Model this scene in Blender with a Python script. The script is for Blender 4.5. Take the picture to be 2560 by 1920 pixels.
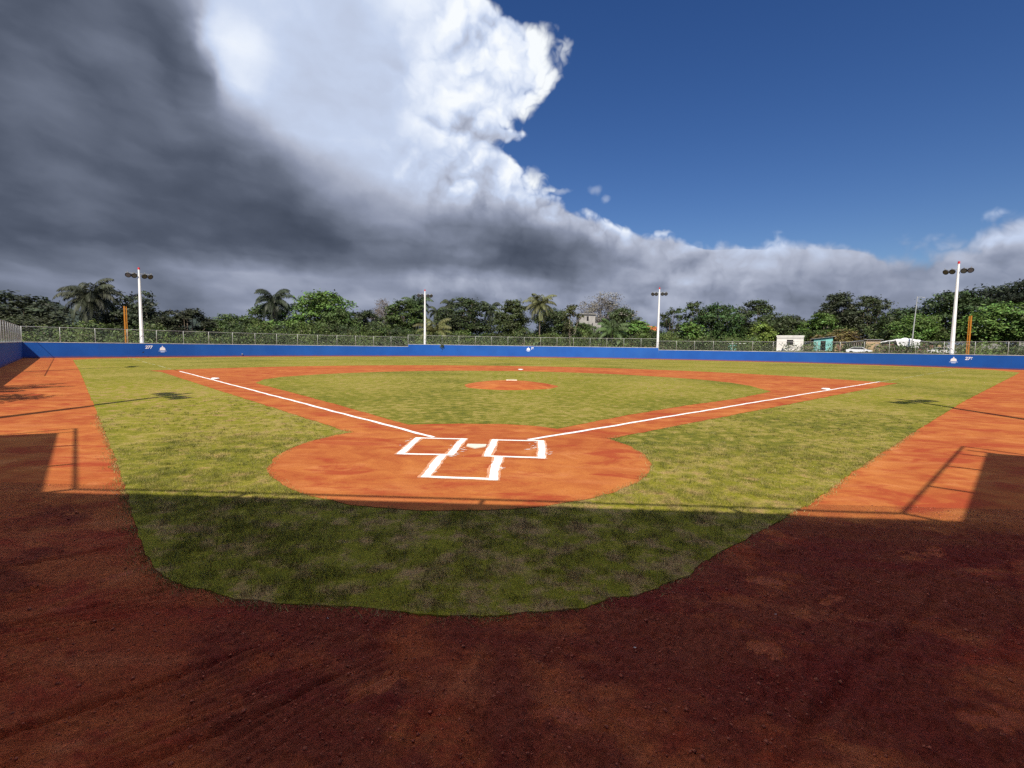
import bpy, bmesh, math, random
import numpy as np
from mathutils import Vector, Matrix
from mathutils.geometry import tessellate_polygon

scene = bpy.context.scene
for o in list(bpy.data.objects):
    bpy.data.objects.remove(o)

# ------------------------------------------------------------------ camera
PITCH, ROLL, YAW = 0.0758, 0.01379, -0.04364
CAM = Vector((1.252, -10.503, 2.27))
fwd = Vector((math.sin(YAW) * math.cos(PITCH), math.cos(YAW) * math.cos(PITCH), -math.sin(PITCH)))
rgt0 = Vector((math.cos(YAW), -math.sin(YAW), 0))
up0 = rgt0.cross(fwd)
rgt = math.cos(ROLL) * rgt0 + math.sin(ROLL) * up0
upv = -math.sin(ROLL) * rgt0 + math.cos(ROLL) * up0
cam_data = bpy.data.cameras.new("camera")
cam_data.sensor_width = 36.0
cam_data.lens = 1221.6 / 2560 * 36.0
cam_data.clip_start = 0.05
cam_data.clip_end = 6000
cam_obj = bpy.data.objects.new("camera", cam_data)
scene.collection.objects.link(cam_obj)
m = Matrix((rgt, upv, -fwd)).transposed().to_4x4()
m.translation = CAM
cam_obj.matrix_world = m
scene.camera = cam_obj

# ------------------------------------------------------------------ light and exposure
SUN_EL, SUN_AZ = math.radians(45.0), math.radians(3.0)      # azimuth towards which shadows fall
EXPOSURE = 0.6
scene.view_settings.view_transform = 'Standard'
scene.view_settings.look = 'None'
scene.view_settings.exposure = EXPOSURE
scene.view_settings.gamma = 1.0
scene.view_settings.use_curve_mapping = False
sun_data = bpy.data.lights.new("sun", 'SUN')
sun_data.energy = 4.35
sun_data.angle = math.radians(0.55)
sun_data.color = (1.0, 0.92, 0.79)
sun_obj = bpy.data.objects.new("sun", sun_data)
scene.collection.objects.link(sun_obj)
sun_dir = Vector((math.sin(SUN_AZ) * math.cos(SUN_EL), math.cos(SUN_AZ) * math.cos(SUN_EL), -math.sin(SUN_EL)))
sun_obj.rotation_euler = sun_dir.to_track_quat('-Z', 'Y').to_euler()
sun_obj.location = (0, -60, 60)

cy = scene.cycles
cy.max_bounces = 6
cy.diffuse_bounces = 3
cy.glossy_bounces = 2
cy.transmission_bounces = 3
cy.transparent_max_bounces = 8
cy.use_denoising = False
cy.use_adaptive_sampling = False
try:
    cy.denoiser = 'OPENIMAGEDENOISE'
    cy.denoising_input_passes = 'RGB_ALBEDO_NORMAL'
    cy.denoising_prefilter = 'NONE'
except Exception:
    pass


# ------------------------------------------------------------------ node expressions
class X:
    """a float socket with arithmetic"""
    nt = None

    def __init__(self, s):
        self.s = s

    @staticmethod
    def put(node, i, v):
        if isinstance(v, X):
            X.nt.links.new(v.s, node.inputs[i])
        else:
            node.inputs[i].default_value = v

    @staticmethod
    def op(name, *a, clamp=False):
        n = X.nt.nodes.new('ShaderNodeMath')
        n.operation = name
        n.use_clamp = clamp
        for i, v in enumerate(a):
            X.put(n, i, v)
        return X(n.outputs[0])

    def __add__(s, o): return X.op('ADD', s, o)
    __radd__ = __add__
    def __sub__(s, o): return X.op('SUBTRACT', s, o)
    def __rsub__(s, o): return X.op('SUBTRACT', o, s)
    def __mul__(s, o): return X.op('MULTIPLY', s, o)
    __rmul__ = __mul__
    def __truediv__(s, o): return X.op('DIVIDE', s, o)
    def clamp(s): return X.op('ADD', s, 0.0, clamp=True)
    def max(s, o): return X.op('MAXIMUM', s, o)
    def min(s, o): return X.op('MINIMUM', s, o)


def ramp01(v, a, b, smooth=False):
    n = X.nt.nodes.new('ShaderNodeMapRange')
    n.clamp = True
    n.interpolation_type = 'SMOOTHSTEP' if smooth else 'LINEAR'
    X.put(n, 0, v)
    n.inputs[1].default_value = a
    n.inputs[2].default_value = b
    return X(n.outputs[0])


def lerp(a, b, t):
    if not isinstance(a, X) and not isinstance(b, X):
        return a + (b - a) * t
    return a + (b - a) * t


def combine(x, y, z):
    n = X.nt.nodes.new('ShaderNodeCombineXYZ')
    for i, v in enumerate((x, y, z)):
        X.put(n, i, v)
    return n.outputs[0]


def noise(vec, scale, detail=4, rough=0.55, dist=0.0):
    n = X.nt.nodes.new('ShaderNodeTexNoise')
    X.nt.links.new(vec, n.inputs['Vector'])
    n.inputs['Scale'].default_value = scale
    n.inputs['Detail'].default_value = detail
    n.inputs['Roughness'].default_value = rough
    n.inputs['Distortion'].default_value = dist
    return n


def curve(v, pts, x0, x1, y0=0.0, y1=1.0):
    """piecewise smooth table y(v)"""
    n = X.nt.nodes.new('ShaderNodeFloatCurve')
    c = n.mapping.curves[0]
    P = [((x - x0) / (x1 - x0), (y - y0) / (y1 - y0)) for x, y in pts]
    c.points[0].location = P[0]
    c.points[1].location = P[-1]
    for q in P[1:-1]:
        c.points.new(*q)
    n.mapping.extend = 'HORIZONTAL'
    n.mapping.update()
    X.put(n, 1, ramp01(v, x0, x1))
    return X(n.outputs[0]) * (y1 - y0) + y0


def srgb(r, g, b):
    f = lambda c: (c / 255 / 12.92) if c / 255 <= 0.04045 else ((c / 255 + 0.055) / 1.055) ** 2.4
    return (f(r), f(g), f(b), 1.0)


# ------------------------------------------------------------------ world: clear sky with a towering cloud and a grey deck
def build_world():
    w = bpy.data.worlds.new("World")
    scene.world = w
    w.use_nodes = True
    nt = w.node_tree
    nt.nodes.clear()
    X.nt = nt
    L = nt.links.new
    out = nt.nodes.new('ShaderNodeOutputWorld')
    tc = nt.nodes.new('ShaderNodeTexCoord')
    nrm = nt.nodes.new('ShaderNodeVectorMath'); nrm.operation = 'NORMALIZE'
    L(tc.outputs['Generated'], nrm.inputs[0])
    D = nrm.outputs[0]
    sp = nt.nodes.new('ShaderNodeSeparateXYZ'); L(D, sp.inputs[0])
    x, y, z = (X(sp.outputs[i]) for i in range(3))
    DEG = 180 / math.pi
    A0 = X.op('ARCTAN2', x, y) * DEG
    E0 = X.op('ARCSINE', z) * DEG
    # two scales of warping
    n1 = noise(D, 2.6, 3, 0.5); s1 = nt.nodes.new('ShaderNodeSeparateColor'); L(n1.outputs[1], s1.inputs[0])
    n2 = noise(D, 11.0, 4, 0.55); s2 = nt.nodes.new('ShaderNodeSeparateColor'); L(n2.outputs[1], s2.inputs[0])
    flat = ramp01(E0, 3.0, 16.0)                       # less vertical stir near the horizon
    A = A0 + (X(s1.outputs[0]) - 0.5) * 5.0 + (X(s2.outputs[0]) - 0.5) * 3.2
    E = E0 + ((X(s1.outputs[1]) - 0.5) * 4.0 + (X(s2.outputs[1]) - 0.5) * 2.6) * lerp(0.35, 1.0, flat)

    # billows (cauliflower relief)
    def billow(vec, sc, octaves=4):
        tot, amp, norm = None, 1.0, 0.0
        for k in range(octaves):
            q = X.op('ABSOLUTE', X(noise(vec, sc * 2.1 ** k, 0).outputs[0]) - 0.5) * (amp * 3.2)
            tot = q if tot is None else tot + q
            norm += amp
            amp *= 0.48
        return tot * (1 / norm)
    dw = nt.nodes.new('ShaderNodeVectorMath'); dw.operation = 'MULTIPLY_ADD'
    L(n2.outputs[1], dw.inputs[0])
    dw.inputs[1].default_value = (0.07, 0.07, 0.07)
    L(D, dw.inputs[2])
    DW = dw.outputs[0]
    off = nt.nodes.new('ShaderNodeVectorMath'); off.operation = 'ADD'
    L(DW, off.inputs[0]); off.inputs[1].default_value = (-0.010, 0.0, 0.020)
    b1 = billow(DW, 8.0)
    b2 = billow(off.outputs[0], 8.0, 3)
    relief = b1 - b2

    # --- where cloud is: left of the tower's edge, below the bank's top
    edge = curve(E0, [(0, 40), (9, 34), (11, 17), (12.2, 13.6), (13.2, 10.6), (14.5, 7.2), (16.3, 2.7), (17.6, -0.4),
                      (19.2, -0.6), (20.6, -2.6), (21.6, -3.4), (22.6, -2.0), (23.4, -4.4), (24.6, -3.2), (26.5, -1.0),
                      (29.5, 0.2), (31.8, -0.3), (33.2, -4.0), (35, -9), (38, -12), (46, 4), (60, 30)], 0, 60, -60, 40)
    fine = (X(s2.outputs[2]) - 0.5)
    cx = (edge - A0) * 0.55 + (b1 - 0.30) * 4.0 + fine * 1.1
    tower = ramp01(cx, -0.25, 0.95, True)
    left_end = ramp01(A0 + (X(s1.outputs[2]) - 0.5) * 30, -112.0, -80.0, True)
    over = 1.0 - ramp01(E0 + (X(s1.outputs[0]) - 0.5) * 24, 84.0, 96.0, True) * 0.6
    tower = tower * left_end * over
    top = curve(A0, [(-180, 9.0), (-120, 10), (-60, 12), (0, 12), (12, 11.2), (16, 9.9), (18, 10.9), (20, 11.5), (22.2, 10.2), (23.6, 11.2), (25.5, 11.2),
                     (29, 10.4), (33, 9.5), (36, 9.6), (39, 9.9), (43, 10.6), (50, 10.5), (70, 9.0), (120, 10), (180, 9)], -180, 180, 0, 20)
    cb = (top - E0) * 0.55 + (b1 - 0.30) * 2.6 + fine * 2.0
    bank = ramp01(cb, -0.30, 0.85, True) * 0.97
    alpha = tower.max(bank)
    # small detached puffs right of the tower
    for (pa, pe, ra, re) in ((6.0, 16.9, 1.3, 0.8), (7.4, 16.1, 0.8, 0.5), (2.2, 17.2, 1.5, 0.4)):
        d = X.op('POWER', (A - pa) * (1 / ra), 2.0) + X.op('POWER', (E - pe) * (1 / re), 2.0)
        alpha = alpha.max(ramp01(1.0 - d + fine * 2.2, 0.0, 1.4, True) * 0.42)

    # --- how bright it is: rows of a table, elevation by azimuth
    rows = [
        (1.5, [(-60, .36), (-48, .42), (-30, .42), (-10, .46), (5, .47), (20, .50), (45, .54), (60, .54)]),
        (5.0, [(-60, .42), (-48, .52), (-40, .48), (-33, .53), (-26, .58), (-18, .57), (-10, .59), (-3, .56), (5, .53), (15, .58), (25, .57), (35, .56), (45, .57), (60, .57)]),
        (7.2, [(-60, .34), (-48, .42), (-41, .44), (-35, .57), (-30, .66), (-24, .56), (-18, .57), (-12, .64), (-6, .63), (-1, .56), (5, .52), (12, .58), (20, .64), (28, .59), (36, .60), (45, .62), (60, .6)]),
        (9.2, [(-60, .33), (-48, .35), (-40, .32), (-32, .31), (-25, .35), (-18, .42), (-12, .41), (-6, .40), (0, .38), (6, .46), (12, .57), (18, .64), (22, .65), (28, .63), (34, .68), (38, .76), (45, .78), (60, .68)]),
        (11.2, [(-60, .32), (-48, .33), (-40, .31), (-32, .29), (-25, .29), (-18, .42), (-12, .38), (-6, .38), (0, .40), (5, .48), (10, .60), (14, .64), (18, .80), (20, .92), (22, .78), (24, .95), (28, .80), (36, .72), (45, .74), (60, .66)]),
        (13.2, [(-60, .33), (-48, .35), (-38, .33), (-30, .31), (-24, .37), (-19, .49), (-15, .56), (-11, .46), (-6, .44), (-2, .44), (2, .56), (5, .74), (8, .86), (11, .92), (16, .90), (60, .8)]),
        (15.6, [(-60, .31), (-48, .32), (-40, .32), (-31, .36), (-27, .42), (-23, .50), (-19, .59), (-15, .66), (-10, .74), (-6, .68), (-2, .78), (1, .84), (4, .93), (8, .95), (60, .9)]),
        (18.2, [(-60, .31), (-48, .33), (-40, .34), (-33, .39), (-29.5, .43), (-26.5, .52), (-23, .64), (-18, .79), (-12, .84), (-7, .84), (-3, .86), (0, .91), (4, .91), (60, .9)]),
        (21.2, [(-60, .32), (-48, .33), (-40, .38), (-35, .43), (-31.5, .51), (-28.5, .67), (-25, .81), (-20, .83), (-15, .80), (-10, .80), (-5, .80), (-2, .90), (2, .9), (60, .9)]),
        (24.5, [(-60, .33), (-48, .35), (-40, .39), (-36, .35), (-33.5, .56), (-31, .88), (-27, .80), (-22, .77), (-17, .79), (-12, .90), (-7, .86), (-3, .86), (1, .9), (60, .9)]),
        (28.0, [(-60, .32), (-48, .34), (-41, .41), (-38, .36), (-36, .42), (-34, .82), (-31.5, .92), (-28.5, .87), (-26, .81), (-21, .79), (-16, .81), (-12, .90), (-7, .91), (-2, .91), (2, .93), (60, .9)]),
        (32.5, [(-60, .33), (-48, .34), (-43, .42), (-39, .40), (-37, .50), (-34.5, .78), (-29, .81), (-23, .80), (-17, .85), (-13, .91), (-9, .91), (-4, .94), (2, .95), (60, .9)]),
        (45.0, [(-60, .45), (-45, .60), (-30, .86), (-15, .96), (0, .99), (60, .99)]),  # overhead cloud above the view, made bright as added fill for the shade
        (60.0, [(-60, .80), (-45, .92), (-30, .99), (-15, 1), (0, 1), (60, 1)]),
    ]
    B = None
    for i, (e, pts) in enumerate(rows):
        c = curve(A, pts, -60, 60)
        B = c if B is None else lerp(B, c, ramp01(E, rows[i - 1][0], e))
    # streaks in the deck, relief in the lit parts
    st = noise(combine(A * 0.060, E * 0.17 + A * 0.018, 0.3), 1.5, 3, 0.45)
    st2 = noise(combine(A * 0.10 + E0 * 0.06, E * 0.22, 4.3), 1.4, 5, 0.5)
    lit = ramp01(B, 0.5, 0.85)
    B = B + (X(st.outputs[0]) - 0.5) * lerp(0.22, 0.05, lit) * lerp(1.9, 1.0, ramp01(E0, 8.0, 14.0)) + (X(st2.outputs[0]) - 0.5) * lerp(0.15, 0.10, lit) * lerp(1.9, 1.0, ramp01(E0, 8.0, 14.0))
    dl = billow(DW, 3.4, 3)
    B = B + (dl - 0.30) * 0.14 * (1.0 - lit) * lerp(0.6, 1.0, ramp01(E0, 6.0, 14.0))
    B = B + relief * lerp(0.09, 0.40, lit) * lerp(0.12, 1.0, ramp01(A0 + (X(s1.outputs[2]) - 0.5) * 12, -17.0, -7.0))
    B = B + (b1 - 0.36) * 0.30 * lit * ramp01(A0, -16.0, -6.0)
    cr = nt.nodes.new('ShaderNodeValToRGB')
    cr.color_ramp.interpolation = 'LINEAR'
    el = cr.color_ramp.elements
    tab = [(.22, (60, 68, 84)), (.34, (83, 91, 108)), (.45, (110, 118, 136)), (.56, (139, 147, 168)), (.70, (176, 183, 202)), (.82, (198, 211, 236)), (.92, (230, 238, 252)), (1.0, (248, 252, 255))]
    el[0].position, el[0].color = tab[0][0], srgb(*tab[0][1])
    el[1].position, el[1].color = tab[-1][0], srgb(*tab[-1][1])
    for pos, c in tab[1:-1]:
        e_ = el.new(pos); e_.color = srgb(*c)
    L(B.s, cr.inputs[0])
    sky = nt.nodes.new('ShaderNodeTexSky')
    sky.sky_type = 'NISHITA'
    sky.sun_disc = False
    sky.sun_elevation = SUN_EL
    sky.sun_rotation = math.pi + SUN_AZ
    sky.altitude = 0
    sky.air_density = 1.0
    sky.dust_density = 0.35
    sky.ozone_density = 3.0
    bg1 = nt.nodes.new('ShaderNodeBackground'); bg1.inputs[1].default_value = SKY_STRENGTH
    bg2 = nt.nodes.new('ShaderNodeBackground')
    # boost added to unseen cloud towards the sun, filling the foreground shade
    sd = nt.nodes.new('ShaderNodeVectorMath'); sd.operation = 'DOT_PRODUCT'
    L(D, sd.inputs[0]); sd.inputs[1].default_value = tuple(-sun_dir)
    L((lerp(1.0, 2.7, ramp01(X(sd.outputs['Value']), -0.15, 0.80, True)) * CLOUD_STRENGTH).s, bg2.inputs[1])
    hs = nt.nodes.new('ShaderNodeHueSaturation')
    hs.inputs['Hue'].default_value = 0.515; hs.inputs['Saturation'].default_value = 1.28; hs.inputs['Value'].default_value = 0.92
    L(sky.outputs[0], hs.inputs['Color']); L(hs.outputs[0], bg1.inputs[0])
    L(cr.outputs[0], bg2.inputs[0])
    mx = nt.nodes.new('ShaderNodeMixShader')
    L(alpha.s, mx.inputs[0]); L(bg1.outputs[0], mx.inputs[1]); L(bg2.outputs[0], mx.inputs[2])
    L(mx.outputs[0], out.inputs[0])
    w.cycles.sampling_method = 'NONE'


SKY_STRENGTH = 0.06
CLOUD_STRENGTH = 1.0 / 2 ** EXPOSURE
build_world()


# ------------------------------------------------------------------ helpers
COL = scene.collection
rng = np.random.default_rng(7)


def tag(o, label=None, cat=None, group=None, kind=None):
    if label: o['label'] = label
    if cat: o['category'] = cat
    if group: o['group'] = group
    if kind: o['kind'] = kind
    return o


def link(name, data, parent=None, mat=None):
    o = bpy.data.objects.new(name, data)
    COL.objects.link(o)
    if parent is not None:
        o.parent = parent
    if mat is not None and data is not None and not data.materials:
        data.materials.append(mat)
    return o


def empty(name, loc=(0, 0, 0), rz=0.0):
    o = bpy.data.objects.new(name, None)
    COL.objects.link(o)
    o.location = loc
    o.rotation_euler = (0, 0, rz)
    o.empty_display_size = 0.3
    return o


def mesh_np(name, V, F, smooth=False):
    """V (n,3), F (m,k) all faces with k corners"""
    V = np.asarray(V, np.float32); F = np.asarray(F, np.int32)
    me = bpy.data.meshes.new(name)
    k = F.shape[1]
    me.vertices.add(len(V)); me.vertices.foreach_set('co', V.ravel())
    me.loops.add(F.size); me.loops.foreach_set('vertex_index', F.ravel())
    me.polygons.add(len(F)); me.polygons.foreach_set('loop_start', np.arange(0, F.size, k, dtype=np.int32))
    if smooth:
        me.polygons.foreach_set('use_smooth', np.ones(len(F), bool))
    me.update(calc_edges=True)
    return me


class MB:
    """collects boxes, tubes and prisms for one mesh"""
    def __init__(s):
        s.v = []; s.f = []

    def add(s, V, F):
        n = len(s.v)
        s.v += [tuple(p) for p in V]
        s.f += [tuple(i + n for i in f) for f in F]
        return s

    def box(s, x0, x1, y0, y1, z0, z1):
        V = [(x, y, z) for z in (z0, z1) for y in (y0, y1) for x in (x0, x1)]
        return s.add(V, [(0, 2, 3, 1), (4, 5, 7, 6), (0, 1, 5, 4), (2, 6, 7, 3), (0, 4, 6, 2), (1, 3, 7, 5)])

    def tube(s, pts, radii, n=8, cap=True):
        pts = [Vector(p) for p in pts]
        if not hasattr(radii, '__len__'):
            radii = [radii] * len(pts)
        rings = []
        ref = None
        for i, p in enumerate(pts):
            t = (pts[min(i + 1, len(pts) - 1)] - pts[max(i - 1, 0)]).normalized()
            if ref is None:
                ref = t.orthogonal().normalized()
            u = (ref - t * ref.dot(t))
            u = u.normalized() if u.length > 1e-6 else t.orthogonal().normalized()
            ref = u
            w = t.cross(u)
            rings.append([p + radii[i] * (math.cos(2 * math.pi * k / n) * u + math.sin(2 * math.pi * k / n) * w) for k in range(n)])
        V = [q for r in rings for q in r]
        F = []
        for i in range(len(pts) - 1):
            for k in range(n):
                a, b = i * n + k, i * n + (k + 1) % n
                F.append((a, b, b + n, a + n))
        if cap:
            F.append(tuple(range(n - 1, -1, -1)))
            F.append(tuple(range((len(pts) - 1) * n, len(pts) * n)))
        return s.add(V, F)

    def prism(s, poly, d0, d1, axis='y'):
        """polygon in the x-z plane (axis y) or x-y plane (axis z) given depth"""
        n = len(poly)
        P = (lambda a, b, d: (a, d, b)) if axis == 'y' else (lambda a, b, d: (a, b, d))
        V = [P(a, b, d0) for a, b in poly] + [P(a, b, d1) for a, b in poly]
        F = [tuple(range(n)), tuple(range(2 * n - 1, n - 1, -1))] + [(i, i + n, (i + 1) % n + n, (i + 1) % n) for i in range(n)]
        return s.add(V, F)

    def mesh(s, name, smooth=False):
        me = bpy.data.meshes.new(name)
        me.from_pydata(s.v, [], s.f)
        bm = bmesh.new(); bm.from_mesh(me)
        bmesh.ops.recalc_face_normals(bm, faces=bm.faces)
        bm.to_mesh(me); bm.free()
        if smooth:
            for q in me.polygons: q.use_smooth = True
        me.update()
        return me

    def build(s, name, mat, parent=None, smooth=False):
        return link(name, s.mesh(name, smooth), parent, mat)


def vnoise(x, y, seed=0):
    """smooth value noise on arrays"""
    xi = np.floor(x).astype(np.int64); yi = np.floor(y).astype(np.int64)
    xf = x - xi; yf = y - yi
    u = xf * xf * (3 - 2 * xf); v = yf * yf * (3 - 2 * yf)

    def h(a, b):
        n = (a * 374761393 + b * 668265263 + seed * 1274126177) & 0x7fffffff
        n = ((n ^ (n >> 13)) * 1274126177) & 0x7fffffff
        return ((n ^ (n >> 16)) & 0xffff) / 65535.0
    return (h(xi, yi) * (1 - u) + h(xi + 1, yi) * u) * (1 - v) + (h(xi, yi + 1) * (1 - u) + h(xi + 1, yi + 1) * u) * v


def fbm(x, y, seed=0, octv=4, gain=0.5):
    x = np.asarray(x, float); y = np.asarray(y, float)
    t = 0; a = 1; s = 0
    for k in range(octv):
        t = t + a * vnoise(x * 2 ** k, y * 2 ** k, seed + k); s += a; a *= gain
    return t / s


# ------------------------------------------------------------------ materials
MATS = {}


def material(name, build):
    m_ = bpy.data.materials.new(name)
    m_.use_nodes = True
    nt = m_.node_tree
    bs = nt.nodes['Principled BSDF']
    bs.inputs['Specular IOR Level'].default_value = 0.25
    bs.inputs['Roughness'].default_value = 0.8
    X.nt = nt
    build(nt, bs)
    MATS[name] = m_
    return m_


def objvec(nt):
    return nt.nodes.new('ShaderNodeTexCoord').outputs['Object']


def geopos(nt):
    return nt.nodes.new('ShaderNodeNewGeometry').outputs['Position']


def scaled(nt, vec, sx, sy, sz):
    n = nt.nodes.new('ShaderNodeMapping')
    nt.links.new(vec, n.inputs[0])
    n.inputs['Scale'].default_value = (sx, sy, sz)
    return n.outputs[0]


def mixcol(nt, f, a, b, mode='MIX'):
    n = nt.nodes.new('ShaderNodeMix'); n.data_type = 'RGBA'; n.blend_type = mode
    X.put(n, 0, f)
    for i, v in ((6, a), (7, b)):
        if isinstance(v, (tuple, list)):
            n.inputs[i].default_value = tuple(v) if len(v) == 4 else tuple(v) + (1.0,)
        else:
            nt.links.new(v, n.inputs[i])
    return n.outputs[2]


def bump(nt, bs, h, strength, dist):
    n = nt.nodes.new('ShaderNodeBump')
    n.inputs['Strength'].default_value = strength
    n.inputs['Distance'].default_value = dist
    nt.links.new(h.s if isinstance(h, X) else h, n.inputs['Height'])
    nt.links.new(n.outputs[0], bs.inputs['Normal'])


def simple(name, col, rough=0.7, var=0.12, scale=3.0, metal=0.0, spec=0.25, bumpd=0.0, dirt=None):
    def b(nt, bs):
        v = objvec(nt)
        n = noise(v, scale, 5, 0.6)
        f = ramp01(X(n.outputs[0]), 0.3, 0.7)
        lo = tuple(c * (1 - var) for c in col); hi = tuple(min(1, c * (1 + var)) for c in col)
        c = mixcol(nt, f, lo, hi)
        if dirt:
            n2 = noise(scaled(nt, v, 1, 1, 0.35), scale * 0.7, 6, 0.65)
            c = mixcol(nt, ramp01(X(n2.outputs[0]), 0.52, 0.72) * dirt[1], c, dirt[0])
        nt.links.new(c, bs.inputs['Base Color'])
        bs.inputs['Roughness'].default_value = rough
        bs.inputs['Metallic'].default_value = metal
        bs.inputs['Specular IOR Level'].default_value = spec
        if bumpd:
            bump(nt, bs, X(n.outputs[0]), 0.6, bumpd)
    return material(name, b)


def grass_colour(nt, pos, tips=False):
    """green turf with straw patches, shared by the sheet and the blades"""
    p1 = noise(pos, 0.16, 4, 0.55); p2 = noise(scaled(nt, pos, 1, 1, 1), 2.3, 5, 0.70); p3 = noise(pos, 5.0, 3, 0.6)
    p4 = noise(pos, 0.055, 3, 0.5)
    mix_ = X(p1.outputs[0]) * 0.38 + X(p2.outputs[0]) * 0.42 + X(p3.outputs[0]) * 0.20
    c = mixcol(nt, ramp01(mix_, 0.40, 0.53), (0.112, 0.120, 0.018), (0.245, 0.218, 0.026))
    c = mixcol(nt, ramp01(X(p4.outputs[0]), 0.42, 0.62) * 0.55, c, (0.290, 0.265, 0.020))
    straw = ramp01(X(p2.outputs[0]) * 0.55 + X(p1.outputs[0]) * 0.25 + X(p3.outputs[0]) * 0.2, 0.485, 0.575)
    c = mixcol(nt, straw * 0.9, c, (0.360, 0.275, 0.085))
    bare = ramp01(X(p2.outputs[0]) * 0.6 + X(p4.outputs[0]) * 0.4, 0.555, 0.64)
    c = mixcol(nt, bare * 0.75, c, (0.42, 0.245, 0.120))
    return c, X(p3.outputs[0])


def b_grass(nt, bs):
    pos = geopos(nt)
    c, f = grass_colour(nt, pos)
    fine = noise(scaled(nt, pos, 1.0, 1.0, 1.0), 26.0, 4, 0.7)
    c = mixcol(nt, ramp01(X(fine.outputs[0]), 0.35, 0.65), mixcol(nt, 1.0, c, (0.62, 0.66, 0.6), 'MULTIPLY'), c)
    nt.links.new(c, bs.inputs['Base Color'])
    bs.inputs['Roughness'].default_value = 0.95
    bs.inputs['Specular IOR Level'].default_value = 0.1
    med = noise(pos, 3.2, 5, 0.75)
    bump(nt, bs, X(fine.outputs[0]) * 0.5 + X(med.outputs[0]) * 1.0, 0.8, 0.06)


def b_blade(nt, bs):
    pos = geopos(nt)
    c, f = grass_colour(nt, pos)
    at = nt.nodes.new('ShaderNodeAttribute'); at.attribute_name = 'tint'
    t = X(at.outputs['Fac'])
    c = mixcol(nt, 0.55, c, mixcol(nt, ramp01(t, 0.25, 0.80), (0.070, 0.098, 0.024), (0.33, 0.265, 0.145)))
    hsv = nt.nodes.new('ShaderNodeHueSaturation')
    nt.links.new(c, hsv.inputs['Color'])
    nt.links.new((t * 0.5 + 0.70).s, hsv.inputs['Value'])
    nt.links.new(hsv.outputs[0], bs.inputs['Base Color'])
    bs.inputs['Roughness'].default_value = 0.75
    bs.inputs['Specular IOR Level'].default_value = 0.2


def clay_colour(nt, pos):
    a = noise(pos, 0.22, 4, 0.55); b = noise(pos, 1.3, 5, 0.62, 0.6); g = noise(pos, 38.0, 3, 0.7)
    st = noise(scaled(nt, pos, 0.25, 1.3, 1), 1.4, 5, 0.62)
    c = mixcol(nt, ramp01(X(a.outputs[0]) * 0.4 + X(b.outputs[0]) * 0.6, 0.40, 0.60), (0.310, 0.072, 0.022), (0.430, 0.148, 0.038))
    c = mixcol(nt, ramp01(X(st.outputs[0]), 0.52, 0.68) * 0.55, c, (0.475, 0.180, 0.062))
    c = mixcol(nt, ramp01(X(b.outputs[0]), 0.60, 0.78) * 0.6, c, (0.490, 0.190, 0.085))
    rd = noise(scaled(nt, pos, 0.6, 1.4, 1), 0.9, 6, 0.7, 0.7)
    c = mixcol(nt, ramp01(X(rd.outputs[0]), 0.51, 0.62) * 0.85, c, (0.300, 0.050, 0.020))
    c = mixcol(nt, ramp01(X(g.outputs[0]), 0.54, 0.66) * 0.5, c, (0.22, 0.046, 0.020))
    return c, a, b, g


def b_clay(nt, bs):
    pos = geopos(nt)
    c, a, b, g = clay_colour(nt, pos)
    nt.links.new(c, bs.inputs['Base Color'])
    bs.inputs['Roughness'].default_value = 0.95
    bs.inputs['Specular IOR Level'].default_value = 0.08
    cl = noise(pos, 11.0, 4, 0.65)
    bump(nt, bs, X(g.outputs[0]) * 0.25 + X(cl.outputs[0]) * 0.6 + X(b.outputs[0]) * 0.8, 0.5, 0.025)


def b_clay_near(nt, bs):
    pos = geopos(nt)
    c, a, b, g = clay_colour(nt, pos)
    # damp dark turned soil against dry paler crust
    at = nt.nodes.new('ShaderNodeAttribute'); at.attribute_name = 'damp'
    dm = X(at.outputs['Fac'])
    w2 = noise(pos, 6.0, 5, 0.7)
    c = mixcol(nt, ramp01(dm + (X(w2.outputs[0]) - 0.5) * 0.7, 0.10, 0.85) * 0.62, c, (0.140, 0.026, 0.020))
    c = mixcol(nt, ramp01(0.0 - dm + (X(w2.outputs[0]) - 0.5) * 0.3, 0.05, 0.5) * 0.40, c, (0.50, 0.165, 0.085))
    gr = noise(pos, 95.0, 3, 0.7); cr_ = noise(pos, 21.0, 5, 0.72, 0.4)
    grain = noise(pos, 34.0, 5, 0.85)
    patch = noise(pos, 3.4, 4, 0.65, 0.5)
    k = lerp(0.50, 1.50, ramp01(X(grain.outputs[0]), 0.34, 0.66))
    k = lerp(1.0, k, lerp(0.35, 1.0, ramp01(X(patch.outputs[0]), 0.38, 0.62))) * lerp(0.82, 1.15, ramp01(X(cr_.outputs[0]), 0.38, 0.62))
    aw = nt.nodes.new('ShaderNodeAttribute'); aw.attribute_name = 'shade_zone'
    c = mixcol(nt, X(aw.outputs['Fac']), c, (0.97, 0.80, 0.98), 'MULTIPLY')  # deeper maroon of shaded clay painted in where the roof's shadow lies
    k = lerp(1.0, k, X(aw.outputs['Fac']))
    hv = nt.nodes.new('ShaderNodeHueSaturation'); nt.links.new(c, hv.inputs['Color']); nt.links.new(k.s, hv.inputs['Value'])
    c = hv.outputs[0]
    c = mixcol(nt, ramp01(X(gr.outputs[0]), 0.60, 0.70) * 0.5, c, (0.40, 0.14, 0.07))
    nt.links.new(c, bs.inputs['Base Color'])
    bs.inputs['Roughness'].default_value = 0.92
    bs.inputs['Specular IOR Level'].default_value = 0.12
    bump(nt, bs, X(gr.outputs[0]) * 0.5 + X(grain.outputs[0]) * 0.9 + X(cr_.outputs[0]) * 0.9, 1.0, 0.022)


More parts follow.
